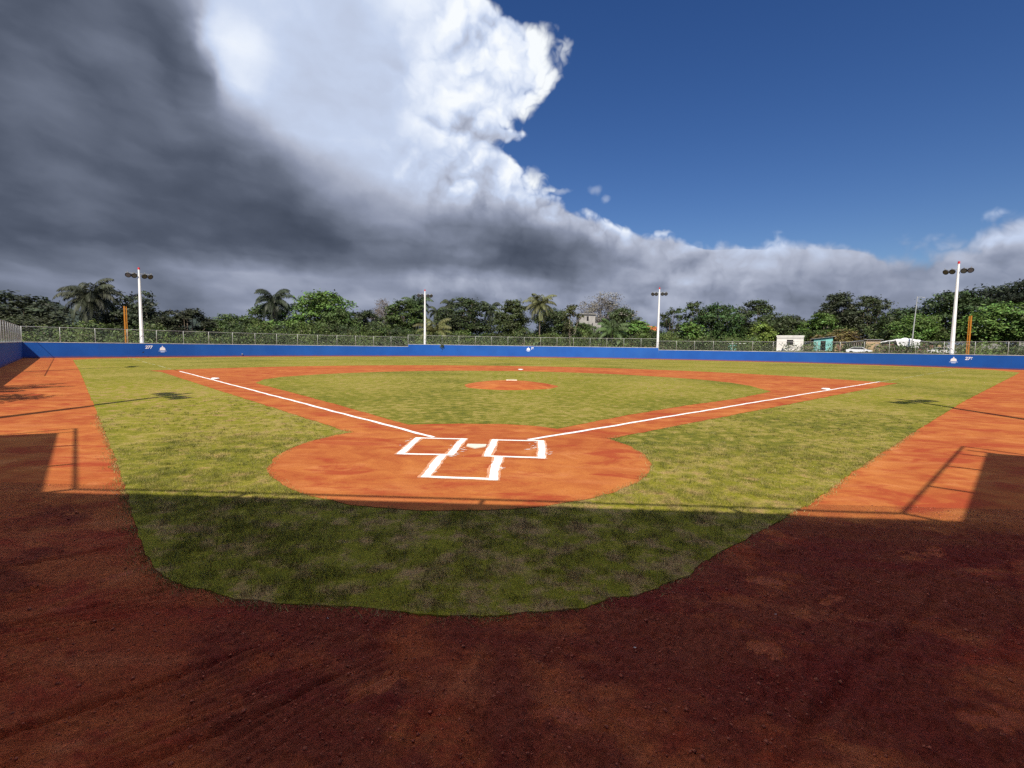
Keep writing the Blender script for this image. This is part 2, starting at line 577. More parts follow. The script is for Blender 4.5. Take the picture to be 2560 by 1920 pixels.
def b_chalk(nt, bs):
    pos = geopos(nt)
    n = noise(pos, 14.0, 4, 0.7)
    nt.links.new(mixcol(nt, ramp01(X(n.outputs[0]), 0.56, 0.72) * 0.5, (0.84, 0.83, 0.80), (0.66, 0.48, 0.38)), bs.inputs['Base Color'])
    bs.inputs['Roughness'].default_value = 0.95


def b_leaf(nt, bs):
    oi = nt.nodes.new('ShaderNodeObjectInfo')
    at = nt.nodes.new('ShaderNodeAttribute'); at.attribute_name = 'tint'
    t = X(at.outputs['Fac'])
    hsv = nt.nodes.new('ShaderNodeHueSaturation')
    nt.links.new(oi.outputs['Color'], hsv.inputs['Color'])
    nt.links.new((0.475 + t * 0.05).s, hsv.inputs['Hue'])
    nt.links.new((t * 1.25 + 0.50).s, hsv.inputs['Value'])
    hsv.inputs['Saturation'].default_value = 0.95
    nt.links.new(hsv.outputs[0], bs.inputs['Base Color'])
    bs.inputs['Roughness'].default_value = 0.55
    bs.inputs['Specular IOR Level'].default_value = 0.3
    tr = nt.nodes.new('ShaderNodeBsdfTranslucent')
    nt.links.new(hsv.outputs[0], tr.inputs[0])
    mx = nt.nodes.new('ShaderNodeMixShader'); mx.inputs[0].default_value = 0.14
    nt.links.new(bs.outputs[0], mx.inputs[1]); nt.links.new(tr.outputs[0], mx.inputs[2])
    nt.links.new(mx.outputs[0], nt.nodes['Material Output'].inputs[0])


def b_undergrowth(nt, bs):
    b_leaf(nt, bs)
    oi = [n for n in nt.nodes if n.type == 'OBJECT_INFO'][0]
    hsv = [n for n in nt.nodes if n.type == 'HUE_SAT'][0]
    pos = geopos(nt)
    p = noise(pos, 0.22, 3, 0.6)
    c = mixcol(nt, ramp01(X(p.outputs[0]), 0.40, 0.60), (0.028, 0.045, 0.013), (0.085, 0.122, 0.024))
    p2 = noise(pos, 0.5, 3, 0.6)
    c = mixcol(nt, ramp01(X(p2.outputs[0]), 0.58, 0.70) * 0.6, c, (0.14, 0.11, 0.045))
    nt.links.new(c, hsv.inputs['Color'])


def b_wall(nt, bs):
    v = geopos(nt)
    n = noise(v, 0.35, 5, 0.6); s = noise(scaled(nt, v, 1, 1, 0.12), 2.2, 6, 0.7)
    c = mixcol(nt, ramp01(X(n.outputs[0]), 0.35, 0.65), (0.008, 0.075, 0.330), (0.010, 0.092, 0.385))
    c = mixcol(nt, ramp01(X(s.outputs[0]), 0.56, 0.75) * 0.30, c, (0.03, 0.075, 0.22))
    fd = noise(v, 0.09, 4, 0.6)
    c = mixcol(nt, ramp01(X(fd.outputs[0]), 0.45, 0.62) * 0.35, c, (0.022, 0.115, 0.37))
    sx = nt.nodes.new('ShaderNodeSeparateXYZ'); nt.links.new(v, sx.inputs[0])
    low = (1.0 - ramp01(X(sx.outputs[2]) + (X(s.outputs[0]) - 0.5) * 0.3, 0.05, 0.28))
    c = mixcol(nt, low * 0.75, c, (0.16, 0.055, 0.045))          # clay splashed up from the track
    nt.links.new(c, bs.inputs['Base Color'])
    bs.inputs['Roughness'].default_value = 0.6
    bump(nt, bs, X(s.outputs[0]), 0.4, 0.01)


material('grass', b_grass)
material('blade', b_blade)
material('clay', b_clay)
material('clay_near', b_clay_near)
material('chalk', b_chalk)
material('leaf', b_leaf)
material('undergrowth', b_undergrowth)
material('blue_wall', b_wall)
simple('faded_chalk', (0.36, 0.34, 0.17), 0.95, 0.3, 6)
simple('chalk_dust', (0.56, 0.27, 0.15), 0.95, 0.25, 12)
simple('roof_white', (0.72, 0.72, 0.70), 0.7, 0.05, 2)
simple('rubber', (0.66, 0.61, 0.50), 0.6, 0.08, 8)
simple('bag', (0.80, 0.80, 0.78), 0.7, 0.05, 8)
simple('coping', (0.52, 0.53, 0.55), 0.85, 0.25, 1.5)
simple('galvanised', (0.40, 0.41, 0.40), 0.45, 0.15, 6, 0.3, 0.5)
simple('wire', (0.17, 0.18, 0.17), 0.5, 0.1, 6, 0.3, 0.4)
simple('pole_white', (0.78, 0.79, 0.80), 0.45, 0.05, 2, 0.0, 0.4, dirt=((0.5, 0.5, 0.48), 0.4))
simple('pole_red', (0.52, 0.03, 0.04), 0.5, 0.1, 3)
simple('lamp_black', (0.035, 0.036, 0.042), 0.4, 0.2, 6, 0.0, 0.5)
simple('lamp_glass', (0.07, 0.075, 0.085), 0.35, 0.05, 6, 0.0, 0.6)
simple('foul_orange', (0.50, 0.20, 0.022), 0.5, 0.12, 3, 0, 0.4)
simple('paint_white', (0.82, 0.84, 0.86), 0.7, 0.04, 5)
simple('paint_pale', (0.40, 0.52, 0.78), 0.7, 0.06, 5)
simple('bark', (0.13, 0.105, 0.08), 0.95, 0.35, 5, bumpd=0.03)
simple('bark_pale', (0.38, 0.32, 0.25), 0.9, 0.3, 5, bumpd=0.02)
simple('bark_grey', (0.27, 0.245, 0.22), 0.9, 0.3, 5, bumpd=0.02)
simple('block_white', (0.72, 0.70, 0.66), 0.9, 0.12, 1.2, dirt=((0.36, 0.33, 0.30), 0.75))
simple('concrete', (0.31, 0.30, 0.285), 0.9, 0.2, 1.0, dirt=((0.2, 0.19, 0.18), 0.6))
simple('teal', (0.20, 0.50, 0.47), 0.8, 0.2, 2, dirt=((0.22, 0.28, 0.25), 0.7))
simple('tan_wall', (0.47, 0.33, 0.20), 0.9, 0.2, 1.5, dirt=((0.25, 0.18, 0.13), 0.6))
simple('rust', (0.22, 0.11, 0.08), 0.85, 0.35, 3, dirt=((0.34, 0.28, 0.24), 0.7))
simple('zinc', (0.36, 0.36, 0.37), 0.55, 0.25, 2, 0.3, 0.4, dirt=((0.20, 0.15, 0.12), 0.7))
simple('wood_grey', (0.24, 0.20, 0.17), 0.9, 0.35, 3)
simple('tarp', (0.80, 0.81, 0.82), 0.6, 0.06, 2, dirt=((0.6, 0.6, 0.58), 0.5))
simple('dark_gap', (0.02, 0.02, 0.022), 0.9, 0.2, 2)
simple('orange_wall', (0.58, 0.19, 0.075), 0.9, 0.15, 1.5)
simple('car_paint', (0.78, 0.79, 0.80), 0.25, 0.03, 2, 0, 0.5)
simple('car_glass', (0.03, 0.035, 0.04), 0.1, 0.05, 2, 0, 0.6)
simple('tyre', (0.02, 0.02, 0.02), 0.8, 0.1, 2)
simple('forest_hill', (0.032, 0.045, 0.036), 0.95, 0.45, 0.06)  # bluish cast of distant air mixed into the forest colour
simple('earth', (0.14, 0.105, 0.065), 0.95, 0.3, 0.3, dirt=((0.07, 0.09, 0.03), 0.9))
simple('pebble', (0.33, 0.10, 0.055), 0.95, 0.75, 45)
simple('stone_pale', (0.62, 0.55, 0.48), 0.9, 0.2, 20)
simple('dead_leaf', (0.26, 0.20, 0.16), 0.9, 0.3, 4)

# ------------------------------------------------------------------ plan of the park
WALL_CTRL = [(-63.1, 48.4), (-56.9, 58.3), (-52.0, 66.5), (-44.6, 76.3), (-33.5, 86.3), (-22.1, 94.0), (-10.0, 98.8), (-1.9, 100.8), (7.0, 101.2),
             (16.2, 100.8), (28.3, 98.3), (34.7, 96.0), (46.8, 90.0), (58.0, 81.2), (66.2, 69.6), (70.9, 61.8), (73.6, 57.2)]


def catmull(P, n=24):
    P = [Vector(p) for p in P]
    P = [2 * P[0] - P[1]] + P + [2 * P[-1] - P[-2]]
    o = []
    for i in range(1, len(P) - 2):
        for k in range(n):
            t = k / n
            o.append(0.5 * ((2 * P[i]) + (-P[i - 1] + P[i + 1]) * t + (2 * P[i - 1] - 5 * P[i] + 4 * P[i + 1] - P[i + 2]) * t * t
                            + (-P[i - 1] + 3 * P[i] - 3 * P[i + 1] + P[i + 2]) * t ** 3))
    o.append(P[-2])
    return o


def resample(P, step):
    d = [0.0]
    for a, b in zip(P, P[1:]):
        d.append(d[-1] + (b - a).length)
    n = max(1, round(d[-1] / step))
    o = []
    j = 0
    for i in range(n + 1):
        s = d[-1] * i / n
        while j < len(d) - 2 and d[j + 1] < s:
            j += 1
        t = (s - d[j]) / max(1e-9, d[j + 1] - d[j])
        o.append(P[j].lerp(P[j + 1], t))
    return o


WALL = resample(catmull(WALL_CTRL), 0.9)
LEFT_END = Vector((-18.0, 3.3))
RIGHT_END = Vector((21.5, 5.1))


def wall_dist(x, y):
    """rough distance outside the outfield arc"""
    return math.hypot(x - 6, y - 30) - 71


def ground_z(x, y):
    d = max(0.0, wall_dist(x, y))
    s = min(1, max(0, (d - 1.5) / 9.0)); s = s * s * (3 - 2 * s)
    side = min(1, max(0, (x + 75) / 40.0))
    return side * (1.7 * s + 0.03 * max(0, d - 12)) if d < 120 else side * 4.9


# ------------------------------------------------------------------ ground sheets
def rough_poly(P, step, amp, seed, closed=True, freq=1.0):
    """resample an outline and make it wander"""
    P = [Vector(p) for p in P]
    if closed:
        P = P + [P[0]]
    d = 0
    out = []
    for a, b in zip(P, P[1:]):
        L_ = (b - a).length
        n = max(1, int(L_ / step))
        t = (b - a).normalized() if L_ > 0 else Vector((1, 0))
        nn = Vector((-t.y, t.x))
        for i in range(n):
            q = a.lerp(b, i / n)
            k = float(fbm(np.array([q.x * freq * 1.1]), np.array([q.y * freq * 1.1]), seed, 4, 0.65)[0]) - 0.5
            out.append(q + nn * k * 2 * amp)
    return out


def sheet(name, poly, z, mat, skirt=0.0, parent=None, hole=None):
    pts = [Vector((p.x, p.y, z)) for p in poly]
    if hole:
        hp = [Vector((x, y, z)) for x, y in hole]
        tris = tessellate_polygon([pts, hp]); pts = pts + hp
    else:
        tris = tessellate_polygon([pts])
    V = [tuple(p) for p in pts]
    F = [tuple(t) for t in tris]
    n = len(V)
    if skirt:
        V += [(p.x, p.y, z - skirt) for p in pts]
        F += [(i, (i + 1) % n, (i + 1) % n + n, i + n) for i in range(n)]
    me = bpy.data.meshes.new(name)
    me.from_pydata(V, [], F)
    bm = bmesh.new(); bm.from_mesh(me)
    for f in bm.faces:
        if abs(f.normal.z) > 0.5 and f.normal.z < 0:
            f.normal_flip()
    bm.to_mesh(me); bm.free()
    return link(name, me, parent, MATS[mat])


def arc(cx, cy, r, a0, a1, n=40):
    return [(cx + r * math.cos(math.radians(a0 + (a1 - a0) * i / n)), cy + r * math.sin(math.radians(a0 + (a1 - a0) * i / n))) for i in range(n + 1)]


# the land outside, reaching the horizon
gx = np.concatenate([np.linspace(-3000, -160, 24), np.linspace(-150, 150, 101), np.linspace(160, 3000, 24)])
gy = np.concatenate([np.linspace(-1500, -60, 10), np.linspace(-50, 200, 84), np.linspace(215, 4000, 24)])
GX, GY = np.meshgrid(gx, gy, indexing='ij')
GZ = np.vectorize(ground_z)(GX, GY) - 0.14
V = np.stack([GX, GY, GZ], -1).reshape(-1, 3)
I = np.arange(len(gx) * len(gy)).reshape(len(gx), len(gy))
F = np.stack([I[:-1, :-1], I[1:, :-1], I[1:, 1:], I[:-1, 1:]], -1).reshape(-1, 4)
tag(link('ground', mesh_np('ground', V, F, True), None, MATS['earth']), kind='structure')

inner = [LEFT_END + Vector((-6, -2))] + [p for p in WALL] + [RIGHT_END + Vector((6, -2)), Vector((26, -24)), Vector((-24, -24))]
NEAR = (-7.2, 9.2, -9.4, -3.2)
tag(sheet('clay_track', inner, 0.0, 'clay', hole=[(NEAR[0], NEAR[2]), (NEAR[0], NEAR[3]), (NEAR[1], NEAR[3]), (NEAR[1], NEAR[2])]), kind='structure')

# turf: follows both side tracks, the wall with a track in between, and a rounded end behind home plate
c0 = Vector((3, 45))
back = []
for p in WALL[4:-4]:
    dirn = (c0 - p).normalized()
    back.append(p + dirn * 4.6)
TURF_END = [(7.19, -1.27), (5.4, -3.18), (4.67, -3.9), (4.21, -4.34), (3.56, -4.93), (3.12, -5.37), (2.81, -5.72), (2.2, -6.13), (1.96, -6.19), (1.72, -6.38), (1.31, -6.49), (0.99, -6.55), (0.33, -6.6), (-0.09, -6.55), (-0.39, -6.49), (-0.91, -6.5), (-1.34, -6.45), (-1.93, -6.27), (-2.42, -6.0), (-3.04, -5.44), (-3.83, -4.61), (-4.77, -3.61)]
turf = [(-9.0, 0.7), (-31.9, 23.8), (-53.0, 44.8), (-55.3, 50.6)] + [tuple(p) for p in back if p.x > -53.5 and p.x < 63] + [(63.8, 58.6), (60.0, 51.2), (21.2, 13.0), (10.8, 2.45)] + TURF_END
TURF = rough_poly(turf, 0.07, 0.055, 3, freq=3.2)
tag(sheet('outfield_turf', TURF, 0.024, 'grass', 0.09), kind='structure')

cx_, cy_, R_ = -0.8, 17.8, 29.2
infield = [(3.2, 1.62), (27.6, 26.0)] + arc(cx_, cy_, R_, 16.5, 163.0, 70) + [(-26.6, 24.9), (-3.5, 1.78)] + \
    arc(-0.15, -0.28, 3.78, 147, 393 - 2, 60)
INFIELD = rough_poly(infield, 0.12, 0.075, 5, freq=2.2)
tag(sheet('infield_clay', INFIELD, 0.034, 'clay', 0.004), kind='structure')

igrass = [(-2.28, 3.1), (-3.31, 4.25), (-5.61, 6.8), (-9.51, 11.1), (-14.4, 16.3), (-15.5, 19.1), (-15.7, 21.6), (-14.6, 25.2), (-13.2, 27.6), (-11.4, 29.8), (-8.7, 32.2), (-5.4, 33.8),
          (-2.5, 34.4), (0.0, 34.55), (2.8, 34.3), (5.4, 33.5), (8.0, 32.2), (10.1, 30.5), (12.2, 28.4), (13.7, 26.3), (14.7, 23.5), (14.8, 20.6), (14.2, 16.6), (10.6, 12.3), (7.4, 9.2), (4.3, 5.8), (1.95, 2.9),
          (1.5, 3.2), (0.9, 3.42), (0.3, 3.5), (-0.3, 3.5), (-0.9, 3.42), (-1.5, 3.3)]
tag(sheet('infield_turf', rough_poly(igrass, 0.15, 0.08, 9, freq=2.4), 0.042, 'grass', 0.006), kind='structure')

# pitcher's mound
def make_mound():
    cx, cy, r, h = -0.1, 17.35, 2.68, 0.30
    V = []; F = []
    nr, na = 16, 60
    for i in range(nr + 1):
        t = i / nr
        for k in range(na):
            a = 2 * math.pi * k / na
            w = 1 + 0.035 * math.sin(3 * a + 1) + 0.02 * math.sin(7 * a)
            rr = r * (1 - t) * (w if t < 0.3 else 1)
            z = h * (1 - ((1 - t) ** 2)) ** 0.9
            x = cx + rr * math.cos(a); y = cy + rr * math.sin(a)
            z += 0.03 * (float(fbm(np.array([x * 3]), np.array([y * 3]), 4)[0]) - 0.5) * min(1, t * 4)
            V.append((x, y, 0.040 + max(0, z)))
    for i in range(nr):
        for k in range(na):
            a, b = i * na + k, i * na + (k + 1) % na
            F.append((a, b, b + na, a + na))
    me = bpy.data.meshes.new('pitchers_mound'); me.from_pydata(V, [], F)
    for q in me.polygons: q.use_smooth = True
    o = link('pitchers_mound', me, None, MATS['clay'])
    tag(o, 'low round red clay mound in the middle of the infield turf', 'mound')
    mb = MB().box(-0.305, 0.305, -0.08, 0.08, 0, 0.05)
    rb = mb.build('pitching_rubber', MATS['rubber'])
    rb.location = (0.0, 17.6, 0.335)
    tag(rb, 'pale pitching rubber set on top of the clay mound', 'pitching rubber')


make_mound()


# foreground clay with relief: rake lines, ruts, scuffs and clods
def make_near():
    x0, x1, y0, y1 = NEAR
    st = 0.0205
    nx, ny = int((x1 - x0) / st), int((y1 - y0) / st)
    xs = np.linspace(x0, x1, nx); ys = np.linspace(y0, y1, ny)
    Xg, Yg = np.meshgrid(xs, ys, indexing='ij')
    r = np.random.default_rng(3)
    # turned, damp soil lies in streaks at the right; the left has been raked and dried
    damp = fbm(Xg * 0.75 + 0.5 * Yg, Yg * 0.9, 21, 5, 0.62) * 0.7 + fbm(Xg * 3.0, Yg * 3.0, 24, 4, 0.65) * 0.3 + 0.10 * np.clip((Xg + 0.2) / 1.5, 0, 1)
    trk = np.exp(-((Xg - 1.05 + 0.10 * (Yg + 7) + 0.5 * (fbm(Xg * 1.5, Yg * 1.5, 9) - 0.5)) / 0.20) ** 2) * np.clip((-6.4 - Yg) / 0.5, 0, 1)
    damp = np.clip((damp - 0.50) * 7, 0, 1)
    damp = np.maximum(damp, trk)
    crumb = fbm(Xg * 11, Yg * 11, 5, 3, 0.65)
    crumb2 = fbm(Xg * 24, Yg * 24, 6, 2, 0.6)
    H = 0.016 * (fbm(Xg * 0.9, Yg * 0.9, 1) - 0.5) + 0.016 * (fbm(Xg * 3.1, Yg * 3.1, 2, 4, 0.6) - 0.5)
    rough = 0.35 + 0.65 * damp
    H += rough * (0.026 * np.clip((crumb - 0.50) * 3.5, -0.3, 1) + 0.016 * np.clip((crumb2 - 0.50) * 3, -0.5, 1))
    # smooth scuffed patches
    for k in range(46):
        px, py, an = r.uniform(-5, 8.5), -9.0 + 5.6 * r.random() ** 1.3, r.uniform(-0.5, 0.9)
        u = (Xg - px) * math.cos(an) + (Yg - py) * math.sin(an); v = -(Xg - px) * math.sin(an) + (Yg - py) * math.cos(an)
        q = (u / r.uniform(0.10, 0.26)) ** 2 + (v / r.uniform(0.05, 0.12)) ** 2 + 3.2 * (crumb - 0.5) + 2.0 * (fbm(Xg * 5, Yg * 5, 90 + k) - 0.5)
        m_ = np.clip((1.15 - q) * 2.5, 0, 1)
        H = H * (1 - 0.6 * m_) + m_ * (-0.006)
        damp = damp * (1 - m_)
        damp -= 0.45 * m_ * r.uniform(0.4, 1)
    # raking: fans of fine parallel grooves at the left
    for k in range(22):
        px, py = r.uniform(-4.2, 0.5), r.uniform(-8.9, -6.3)
        an = r.uniform(0.45, 1.1)
        u = (Xg - px) * math.cos(an) + (Yg - py) * math.sin(an)
        v = -(Xg - px) * math.sin(an) + (Yg - py) * math.cos(an) + 0.25 * u * u * r.uniform(-0.9, 0.9)
        L_, W_ = r.uniform(0.35, 0.9), r.uniform(0.14, 0.28)
        msk = np.clip((L_ - np.abs(u)) / 0.2, 0, 1) * np.clip((W_ - np.abs(v)) / 0.04, 0, 1)
        H = H * (1 - 0.7 * msk) + msk * 0.028 * (np.abs(np.sin(v * math.pi / 0.075)) - 0.7)
    # dragged straight ruts with a little ridge
    for (ax, ay, bx, by, w_, dp) in ((-2.3, -8.6, -0.75, -6.9, .035, .032), (-1.7, -8.9, 0.05, -7.2, .035, .032), (-3.2, -7.2, -1.9, -6.2, .03, .028), (0.1, -9.2, 0.9, -7.0, .05, .022), (0.86, -9.0, 1.05, -6.9, .07, .030),
                                    (1.18, -9.3, 1.45, -7.0, .06, .028), (-4.6, -6.4, -3.2, -5.4, .035, .024), (3.0, -7.6, 5.4, -5.6, .05, .022), (2.2, -8.4, 4.6, -6.2, .05, .022), (4.8, -7.0, 7.0, -4.6, .06, .022), (-3.4, -8.2, -2.3, -7.5, .03, .03)):
        d = math.hypot(bx - ax, by - ay); ux, uy = (bx - ax) / d, (by - ay) / d
        u = (Xg - ax) * ux + (Yg - ay) * uy
        v = -(Xg - ax) * uy + (Yg - ay) * ux + 0.05 * np.sin(u * 2.1 + ax) + 0.05 * (fbm(Xg * 3, Yg * 3, 77) - 0.5)
        e = np.clip(np.minimum(u, d - u) / 0.25, 0, 1)
        H += e * (-dp * np.exp(-(v / w_) ** 2) + dp * 0.6 * np.exp(-((np.abs(v) - 1.9 * w_) / w_) ** 2))
    # shoe prints
    for k in range(60):
        px, py, an = r.uniform(-5, 8), r.uniform(-8.6, -4.0), r.uniform(0, math.pi)
        u = (Xg - px) * math.cos(an) + (Yg - py) * math.sin(an); v = -(Xg - px) * math.sin(an) + (Yg - py) * math.cos(an)
        q = (u / 0.15) ** 2 + (v / 0.055) ** 2
        H += -0.018 * np.clip(1.3 - q, 0, 1) + 0.010 * np.exp(-((np.sqrt(q) - 1.25) / 0.18) ** 2)
    fade = np.clip(np.minimum.reduce([(Xg - x0), (x1 - Xg), (Yg - y0) * 4, (y1 - Yg)]) / 1.2, 0, 1)
    fade = fade * fade * (3 - 2 * fade)
    ev = np.array([(p.x, p.y) for p in TURF if p.y < -1.5 and abs(p.x) < 9][::2])
    gx_, gy_ = Xg[::6, ::6], Yg[::6, ::6]
    dd = np.full(gx_.shape, 9.0)
    for (ex, ey) in ev:
        dd = np.minimum(dd, (gx_ - ex) ** 2 + (gy_ - ey) ** 2)
    dd = np.sqrt(np.repeat(np.repeat(dd, 6, 0), 6, 1)[:nx, :ny])
    near_edge = np.exp(-(dd / 0.28) ** 2)                 # soil heaped up against the turf
    H = np.clip((H - 0.018) * (1 - 0.7 * near_edge) + 0.020 * near_edge, -0.065, 0.0225) * fade
    Vn = np.stack([Xg, Yg, H], -1).reshape(-1, 3)
    In = np.arange(nx * ny).reshape(nx, ny)
    Fn = np.stack([In[:-1, :-1], In[1:, :-1], In[1:, 1:], In[:-1, 1:]], -1).reshape(-1, 4)
    me = mesh_np('foreground_clay', Vn, Fn, True)
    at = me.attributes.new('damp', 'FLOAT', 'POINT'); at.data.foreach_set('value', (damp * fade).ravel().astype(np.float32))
    at = me.attributes.new('shade_zone', 'FLOAT', 'POINT'); at.data.foreach_set('value', (fade * np.clip((-3.9 - Yg) / 1.2, 0, 1)).ravel().astype(np.float32))  # mask of the painted shade tint, fading in from the roof's shadow edge
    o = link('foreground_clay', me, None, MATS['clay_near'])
    tag(o, kind='structure')

    # loose clods and grit
    r = np.random.default_rng(11)
    octa = np.array([(1, 0, 0), (-1, 0, 0), (0, 1, 0), (0, -1, 0), (0, 0, 1), (0, 0, -1)], float)
    tri = np.array([(0, 2, 4), (2, 1, 4), (1, 3, 4), (3, 0, 4), (2, 0, 5), (1, 2, 5), (3, 1, 5), (0, 3, 5)])
    N = 42000
    px = r.uniform(-6.8, 8.8, N * 2); py = -9.2 + 6.0 * r.random(N * 2) ** 1.5
    dens = fbm(px * 0.8, py * 0.8, 31)
    keep = (r.random(N * 2) < np.clip((dens - 0.30) * 2.2, 0.08, 1))
    poly = np.array([(p.x, p.y) for p in TURF])
    px, py = px[keep][:N], py[keep][:N]
    ins = inside(px, py, poly)
    px, py = px[~ins], py[~ins]
    n = len(px)
    s = np.minimum(0.0031 * np.exp(r.normal(0.2, 0.62, n)), 0.020)
    ang = r.uniform(0, 6.28, n)
    vv = octa[None] * s[:, None, None] * r.uniform(0.6, 1.25, (n, 6, 3))
    ca, sa = np.cos(ang)[:, None], np.sin(ang)[:, None]
    vx = vv[..., 0] * ca - vv[..., 1] * sa + px[:, None]; vy = vv[..., 0] * sa + vv[..., 1] * ca + py[:, None]
    ix = np.clip(((px - x0) / (x1 - x0) * (nx - 1)).astype(int), 0, nx - 1); iy = np.clip(((py - y0) / (y1 - y0) * (ny - 1)).astype(int), 0, ny - 1)
    vz = vv[..., 2] * 0.75 + (H[ix, iy] + s * 0.35)[:, None]
    Vp = np.stack([vx, vy, vz], -1).reshape(-1, 3)
    Fp = (tri[None] + (np.arange(n) * 6)[:, None, None]).reshape(-1, 3)
    o = link('clay_clods', mesh_np('clay_clods', Vp, Fp), None, MATS['pebble'])
    tag(o, 'loose red clay clods and grit scattered over the foreground', 'gravel', kind='stuff')
    for k, (sx, sy, sz, lab) in enumerate(((2.05, -6.95, 0.010, 'small pale stone lying on the dark clay, nearest the camera'), (3.35, -6.4, 0.008, 'tiny pale stone on the clay at the right'), (-0.4, -6.72, 0.007, 'tiny pale stone on the clay just below the turf'))):
        mb = MB(); q = octa * np.array([1.3, 0.8, 0.6]) * sz
        mb.add([tuple(p) for p in q], [tuple(t) for t in tri])
        o = mb.build('pebble', MATS['stone_pale']); o.location = (sx, sy, 0.030)
        tag(o, lab, 'stone', 'pale stones on the clay')


def inside(px, py, poly):
    r = np.zeros(len(px), bool)
    x0, y0 = poly[:, 0], poly[:, 1]
    x1, y1 = np.roll(x0, -1), np.roll(y0, -1)
    for a, b, c, d in zip(x0, y0, x1, y1):
        if b == d: continue
        c_ = ((b > py) != (d > py)) & (px < (c - a) * (py - b) / (d - b) + a)
        r ^= c_
    return r


make_near()


# grass blades where the turf is close enough to show them
def make_blades():
    r = np.random.default_rng(5)
    poly = np.array([(p.x, p.y) for p in TURF])
    near = poly[(poly[:, 1] < 14) & (np.abs(poly[:, 0]) < 24)]
    zones = [(-5.5, 7.5, -6.75, -2.4, 300000, 0.050, 0.0050), (-7.5, 9.5, -2.4, 1.2, 130000, 0.046, 0.008), (-12, 14, 1.2, 9.0, 80000, 0.045, 0.012)]
    Vs, Ts = [], []
    home = np.array([(p.x, p.y) for p in INFIELD])
    for (xa, xb, ya, yb, N, h, w) in zones:
        nt_ = N // 14                                    # tufts of 14 blades
        tx = r.uniform(xa, xb, nt_); ty = r.uniform(ya, yb, nt_)
        dens = 0.35 * fbm(tx * 1.6, ty * 1.6, 51, 4, 0.6) + 0.65 * fbm(tx * 4.2, ty * 4.2, 52, 4, 0.65)
        ok = r.random(nt_) < np.clip((dens - 0.34) * 4.5, 0.10, 1)
        tx, ty, dens = tx[ok], ty[ok], dens[ok]
        tint = np.clip(0.95 - 1.1 * dens + r.normal(0, 0.22, len(tx)) + 0.25 * (fbm(tx * 5, ty * 5, 55) - 0.5), 0, 1)
        th = h * r.uniform(0.55, 1.5, len(tx)) * np.clip(0.55 + 0.8 * dens, 0.6, 1.4)
        sp_ = 0.022 + 0.03 * r.random(len(tx))
        n0 = len(tx)
        px = (tx[:, None] + r.normal(size=(n0, 14)) * sp_[:, None]).ravel(); py = (ty[:, None] + r.normal(size=(n0, 14)) * sp_[:, None]).ravel()
        tt = (tint[:, None] + r.normal(0, 0.10, (n0, 14))).ravel(); hh = (th[:, None] * r.uniform(0.5, 1.15, (n0, 14))).ravel()
        edge_ = 0.085 * r.normal(size=len(px))
        ok = inside(px + edge_, py + edge_, poly) & ~inside(px + edge_ * .6, py, home)
        px, py, tt, hh = px[ok], py[ok], tt[ok], hh[ok]
        n = len(px)
        an = r.uniform(0, 6.283, n); le = hh * r.uniform(0.2, 1.4, n); la = r.uniform(0, 6.283, n)
        dx, dy = np.cos(an) * w * 0.5, np.sin(an) * w * 0.5
        b0 = np.stack([px - dx, py - dy, np.full(n, 0.008)], -1); b1 = np.stack([px + dx, py + dy, np.full(n, 0.008)], -1)
        tp = np.stack([px + np.cos(la) * le, py + np.sin(la) * le, 0.022 + hh], -1)
        Vs.append(np.stack([b0, b1, tp], 1).reshape(-1, 3))
        Ts.append(np.clip(tt, 0, 1))
    # ragged rim: runners and loose tufts along the turf's edge
    rim = np.array([(p.x, p.y) for p in TURF if p.y < 4 and abs(p.x) < 14] + [(p.x, p.y) for p in INFIELD if p.y < 6 and abs(p.x) < 9 and p.y > -3.2])
    m_ = len(rim)
    rx = np.repeat(rim[:, 0], 26) + r.normal(0, 0.055, m_ * 26); ry = np.repeat(rim[:, 1], 26) + r.normal(0, 0.055, m_ * 26)
    gate = fbm(rx * 4, ry * 4, 58, 3, 0.6) > r.uniform(0.30, 0.62, len(rx))
    rx, ry = rx[gate], ry[gate]; n = len(rx)
    an = r.uniform(0, 6.283, n); la = r.uniform(0, 6.283, n); hh = r.uniform(0.015, 0.055, n); le = hh * r.uniform(0.4, 2.0, n); w_ = 0.007
    z0 = np.where((np.abs(rx + .15) < 4.2) & (np.hypot(rx + .15, ry + .28) < 4.3), 0.030, 0.004)
    b0 = np.stack([rx - np.cos(an) * w_ / 2, ry - np.sin(an) * w_ / 2, z0], -1); b1 = np.stack([rx + np.cos(an) * w_ / 2, ry + np.sin(an) * w_ / 2, z0], -1)
    tp = np.stack([rx + np.cos(la) * le, ry + np.sin(la) * le, z0 + hh], -1)
    Vs.append(np.stack([b0, b1, tp], 1).reshape(-1, 3)); Ts.append(np.clip(r.normal(.55, .25, n), 0, 1))
    Vb = np.concatenate(Vs); T = np.concatenate(Ts)
    me = mesh_np('grass_blades', Vb, np.arange(len(Vb)).reshape(-1, 3))
    at = me.attributes.new('tint', 'FLOAT', 'FACE'); at.data.foreach_set('value', T.astype(np.float32))
    o = link('grass_blades', me, None, MATS['blade'])
    tag(o, 'short mixed green and straw grass blades behind home plate', 'grass', kind='stuff')


make_blades()

# ------------------------------------------------------------------ chalk lines, plate, bases
ZC = 0.042
s2 = 2 ** -0.5


